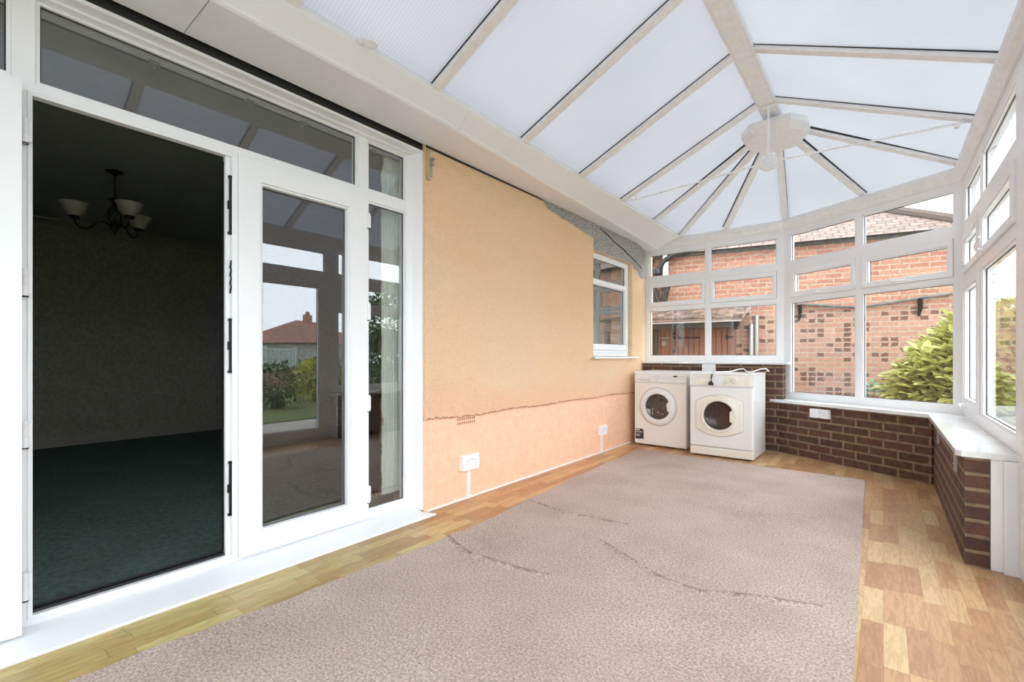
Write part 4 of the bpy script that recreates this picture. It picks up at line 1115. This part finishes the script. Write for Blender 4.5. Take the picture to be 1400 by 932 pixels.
def bungalow(x, y, w, d, hw, hr, rz, label):
    r = root('bungalow', (x, y, -.10), R(rz), label, 'house')
    m = MB(); m.box(-w / 2, w / 2, -d / 2, d / 2, 0, hw); m.build('wall', 'grey_render', r)
    m = MB(); e = .4; a1, b1 = w / 2 + e, d / 2 + e
    P_ = [(-a1, -b1, hw), (a1, -b1, hw), (a1, b1, hw), (-a1, b1, hw), (-w / 2 + d / 2, 0, hr), (w / 2 - d / 2, 0, hr)]
    for f in ((0, 1, 5, 4), (1, 2, 5), (2, 3, 4, 5), (3, 0, 4), (3, 2, 1, 0)): m.quad([P_[i] for i in f])
    m.build('roof', 'red_tile_far', r)
    m = MB(); m.box(-.4, .4, -.3, .3, hr - .6, hr + .7); m.lathe([(.12, 0), (.1, .35), (0, .35)], (-.18, 0, hr + .7), 'z', 10); m.lathe([(.12, 0), (.1, .35), (0, .35)], (.18, 0, hr + .7), 'z', 10)
    m.build('chimney', 'garage_brick', r)
    for xx in (-w / 4, w / 4):
        m = MB(); m.box(xx - .8, xx + .8, -d / 2 - .03, -d / 2, .9, 2.0); m.build('window', 'upvc', r)
bungalow(44, 25.5, 12, 8, 2.4, 4.9, 60, 'far bungalow with a pinkish hipped roof mirrored in the door glass')
bungalow(50, 17.0, 14, 8, 2.2, 4.4, 60, 'far bungalow with chimney, left of the pinkish roof, mirrored in the glass')

# ------------------------------------------------------------------ neighbouring brick outbuilding, local x along its wall, -y towards us
NG = R(12.5)
W0 = Vector((-2.235, 8.2))
def garage():
    r = root('brick_outbuilding', (W0.x, W0.y, -.12), NG, 'long red brick outbuilding with tiled hipped roof and garage doors beyond the windows', 'outbuilding')
    Z = .12     # local z = world z + .12
    xl, xr, ze = -7.0, 3.10, 2.79 + Z
    m = MB(); m.box(xl, xr, 0, 5.0, 0, ze); m.build('wall', 'garage_brick', r, recalc=True)
    # roof: hip at the right hand end
    e = .18; pitch = math.tan(R(33)); ap = 2.5
    A0 = (xl, -e, ze - .02); A1 = (xr + e, -e, ze - .02); T1 = (xr + e - (ap + e), ap, ze - .02 + (ap + e) * pitch); T0 = (xl, ap, T1[2])
    B1_ = (xr + e, 5.0 + e, ze - .02); B0_ = (xl, 5.0 + e, ze - .02)
    m = MB()
    def uvf(pts, o_, ax, ay): return [((Vector(p) - Vector(o_)).dot(ax), (Vector(p) - Vector(o_)).dot(ay)) for p in pts]
    s = 1 / math.hypot(1, pitch)
    for pts, ax, ay in (([A0, A1, T1, T0], Vector((1, 0, 0)), Vector((0, s, s * pitch))), ([A1, B1_, T1], Vector((0, 1, 0)), Vector((-s, 0, s * pitch))), ([B1_, B0_, T0, T1], Vector((-1, 0, 0)), Vector((0, -s, s * pitch)))):
        m.quad(pts, 0, uvf(pts, A0, ax, ay))
    m.build('roof', 'roof_tiles', r, recalc=True)
    m = MB(); m.tube([Vector(A1) + Vector((0, 0, .03)), Vector(T1) + Vector((0, 0, .03))], .07, 8); m.tube([Vector(T1) + Vector((0, 0, .03)), Vector(T0) + Vector((0, 0, .03))], .07, 8)
    m.build('ridge_tiles', 'roof_tiles', r, smooth=True)
    m = MB(); m.box(xl, xr + .02, -.05, 0, ze - .055, ze - .0, 0); m.build('fascia', 'weathered_grey', r)
    # black gutter bend, hopper and pipes at the far left
    m = MB(); m.tube([(-.42, -.10, ze - .02), (-.62, -.12, ze - .03), (-.74, -.12, ze - .10), (-.86, -.10, ze - .26), (-.94, -.08, ze - .34), (-.95, -.07, ze - .62)], .05, 12)
    m.lathe([(.0, 0), (.075, 0), (.08, .05), (.075, .09), (0, .09)], (-.90, -.09, ze - .34), 'z', 14)
    m.tube([(-.92, -.07, ze - .62), (-.92, -.07, 2.18), (-.86, -.08, 2.06), (-.78, -.09, 2.10), (-.75, -.09, 2.26), (-.75, -.09, 2.36)], .055, 12)
    m.lathe([(.075, 0), (.08, .07), (.07, .07)], (-.75, -.09, 2.30), 'z', 14); m.lathe([(.06, 0), (.06, .06)], (-.92, -.07, 2.12), 'z', 14)
    m.tube([(-.95, -.05, ze - .1), (-1.02, -.05, ze - .1), (-1.03, -.05, 1.9)], .04, 10)
    m.tube([(-.93, -.07, 2.1), (-.93, -.07, 0.1)], .05, 12)
    m.build('rainwater_pipe', 'black_plastic', r, smooth=True)['label'] = 'black swan-neck rainwater pipes'
    m = MB(); m.tube([(-.752, -.09, 2.36), (-.752, -.11, ze + .2), (-.752, -.11, ze + .9)], .048, 14); m.build('soil_pipe', 'upvc', r, smooth=True)['label'] = 'white soil pipe'
    m = MB(); m.tube([(-1.03, -.20, 1.92), (-1.03, -.20, 0.0)], .032, 12); m.build('downpipe', 'upvc', r, smooth=True)['label'] = 'white downpipe'
    m = MB(); m.tube([(.57, -.05, 1.66), (.57, -.05, 0.0)], .036, 12); m.build('downpipe', 'grey_metal', r, smooth=True)['label'] = 'grey downpipe'
    m = MB(); m.tube([(.645, -.05, 1.80), (.645, -.05, 0.0)], .030, 12); m.build('downpipe', 'grey_metal', r, smooth=True)['label'] = 'taller grey pipe'
    # tiled canopy over the garage doors
    z1, z0 = 1.95, 1.735
    m = MB(); pts = [(-1.4, -.50, z0), (.44, -.50, z0), (.56, 0, z1), (-1.4, 0, z1)]
    nr = 7
    for k in range(nr):
        f0 = k / nr; f1 = min(1, (k + 1.25) / nr); n_ = 14
        for i in range(n_):
            xa0 = -1.4 + (1.84 + .12 * f0) * i / n_; xb0 = -1.4 + (1.84 + .12 * f0) * (i + .94) / n_
            zz0 = z0 + (z1 - z0) * f0 + .030 + random.uniform(-.004, .006); yy0 = -.5 + .5 * f0; zz1 = z0 + (z1 - z0) * f1 + .008; yy1 = -.5 + .5 * f1
            m.prism([(xa0, yy0, zz0), (xb0, yy0, zz0), (xb0, yy1, zz1), (xa0, yy1, zz1)], (0, 0, -.022), random.choice((0, 0, 1)))
    m.quad(pts, 0, [(p[0], p[1] * 1.08) for p in pts]); q = [(p[0], p[1], p[2] - .03) for p in pts]; m.quad(list(reversed(q)), 0, [(p[0], p[1]) for p in pts]); m.quad([pts[0], q[0], q[1], pts[1]], 0, [(0, 0)] * 4); m.quad([pts[1], q[1], q[2], pts[2]], 0, [(0, 0)] * 4)
    m.build('canopy_roof', ['tile_brown', 'tile_dark'], r, recalc=False)
    m = MB(); m.box(-1.4, .38, -.47, -.42, z0 - .14, z0 - .035); m.box(-1.4, .40, -.42, 0, z0 - .10, z0 - .06); m.box(.30, .38, -.47, 0, z0 - .14, z0 - .04); m.build('canopy_fascia', 'dark_timber', r)
    m = MB(); m.tube([(-1.3, -.50, z0 - .055), (.43, -.50, z0 - .045)], .014, 8); m.build('canopy_gutter', 'gutter_grey', r, smooth=True)
    # brown boarded doors
    for x0_, x1_, hx in ((-.905, -.690, None), (-.555, .305, 1)):
        m = MB(); n = max(2, round((x1_ - x0_) / .085)); wd_ = (x1_ - x0_) / n
        for k in range(n): m.box(x0_ + k * wd_ + .006, x0_ + (k + 1) * wd_ - .006, -.035, -.01, .04, z0 - .12)
        m.box(x0_ - .04, x0_, -.05, .0, .0, z0 - .10); m.box(x1_, x1_ + .04, -.05, .0, .0, z0 - .10)
        d = m.build('garage_door', 'brown_door', r); 
        if hx:
            for a_, b_ in ((x0_ + .0, x0_ + .36), (x1_ - .10, x1_ + .03)):
                h = MB(); h.box(a_, b_, -.045, -.035, 1.335 + Z - .012, 1.335 + Z + .012); h.box(a_ - .01, a_ + .02, -.05, -.035, 1.335 + Z - .04, 1.335 + Z + .04); h.build('strap_hinge', 'black_iron', d)
        else:
            h = MB(); h.box(x0_ + .04, x1_ + .0, -.045, -.035, 1.33 + Z, 1.35 + Z); h.tube([(x0_ + .10, -.05, 1.28 + Z), (x0_ + .10, -.05, 1.33 + Z), (x0_ + .14, -.05, 1.33 + Z), (x0_ + .14, -.05, 1.28 + Z)], .006, 6); h.box(x0_ + .085, x0_ + .155, -.065, -.04, 1.20 + Z, 1.28 + Z); h.build('padlock', 'grey_metal', d)
    # sagging rail clipped along the wall
    m = MB(); pts = [(1.10, 1.845), (1.31, 1.82), (1.62, 1.78), (1.933, 1.745), (2.05, 1.752), (2.35, 1.79), (2.70, 1.845), (3.06, 1.885)]
    m.tube([(x, -.06, z + Z) for x, z in pts], .022, 8); m.build('sagging_rail', 'weathered_grey', r, smooth=True)
    for x, zt in ((1.235, 1.82), (2.69, 1.84)):
        m = MB(); m.tube([(x, -.06, zt + Z), (x + .01, -.045, zt + Z - .12), (x - .005, -.03, zt + Z - .25)], [.035, .028, .015], 6); m.build('rail_bracket', 'black_iron', r)
garage()
# house roof slope above the wall on the left
m = MB(); m.prism([(-2.15, -3.0, 2.70), (-2.15, -3.0, 2.78), (-6.0, -3.0, 4.9), (-6.0, -3.0, 4.8)], (0, 9.3, 0))
struct('trim_20', m, 'red_tile_far', 'house roof eaves above the box beam')
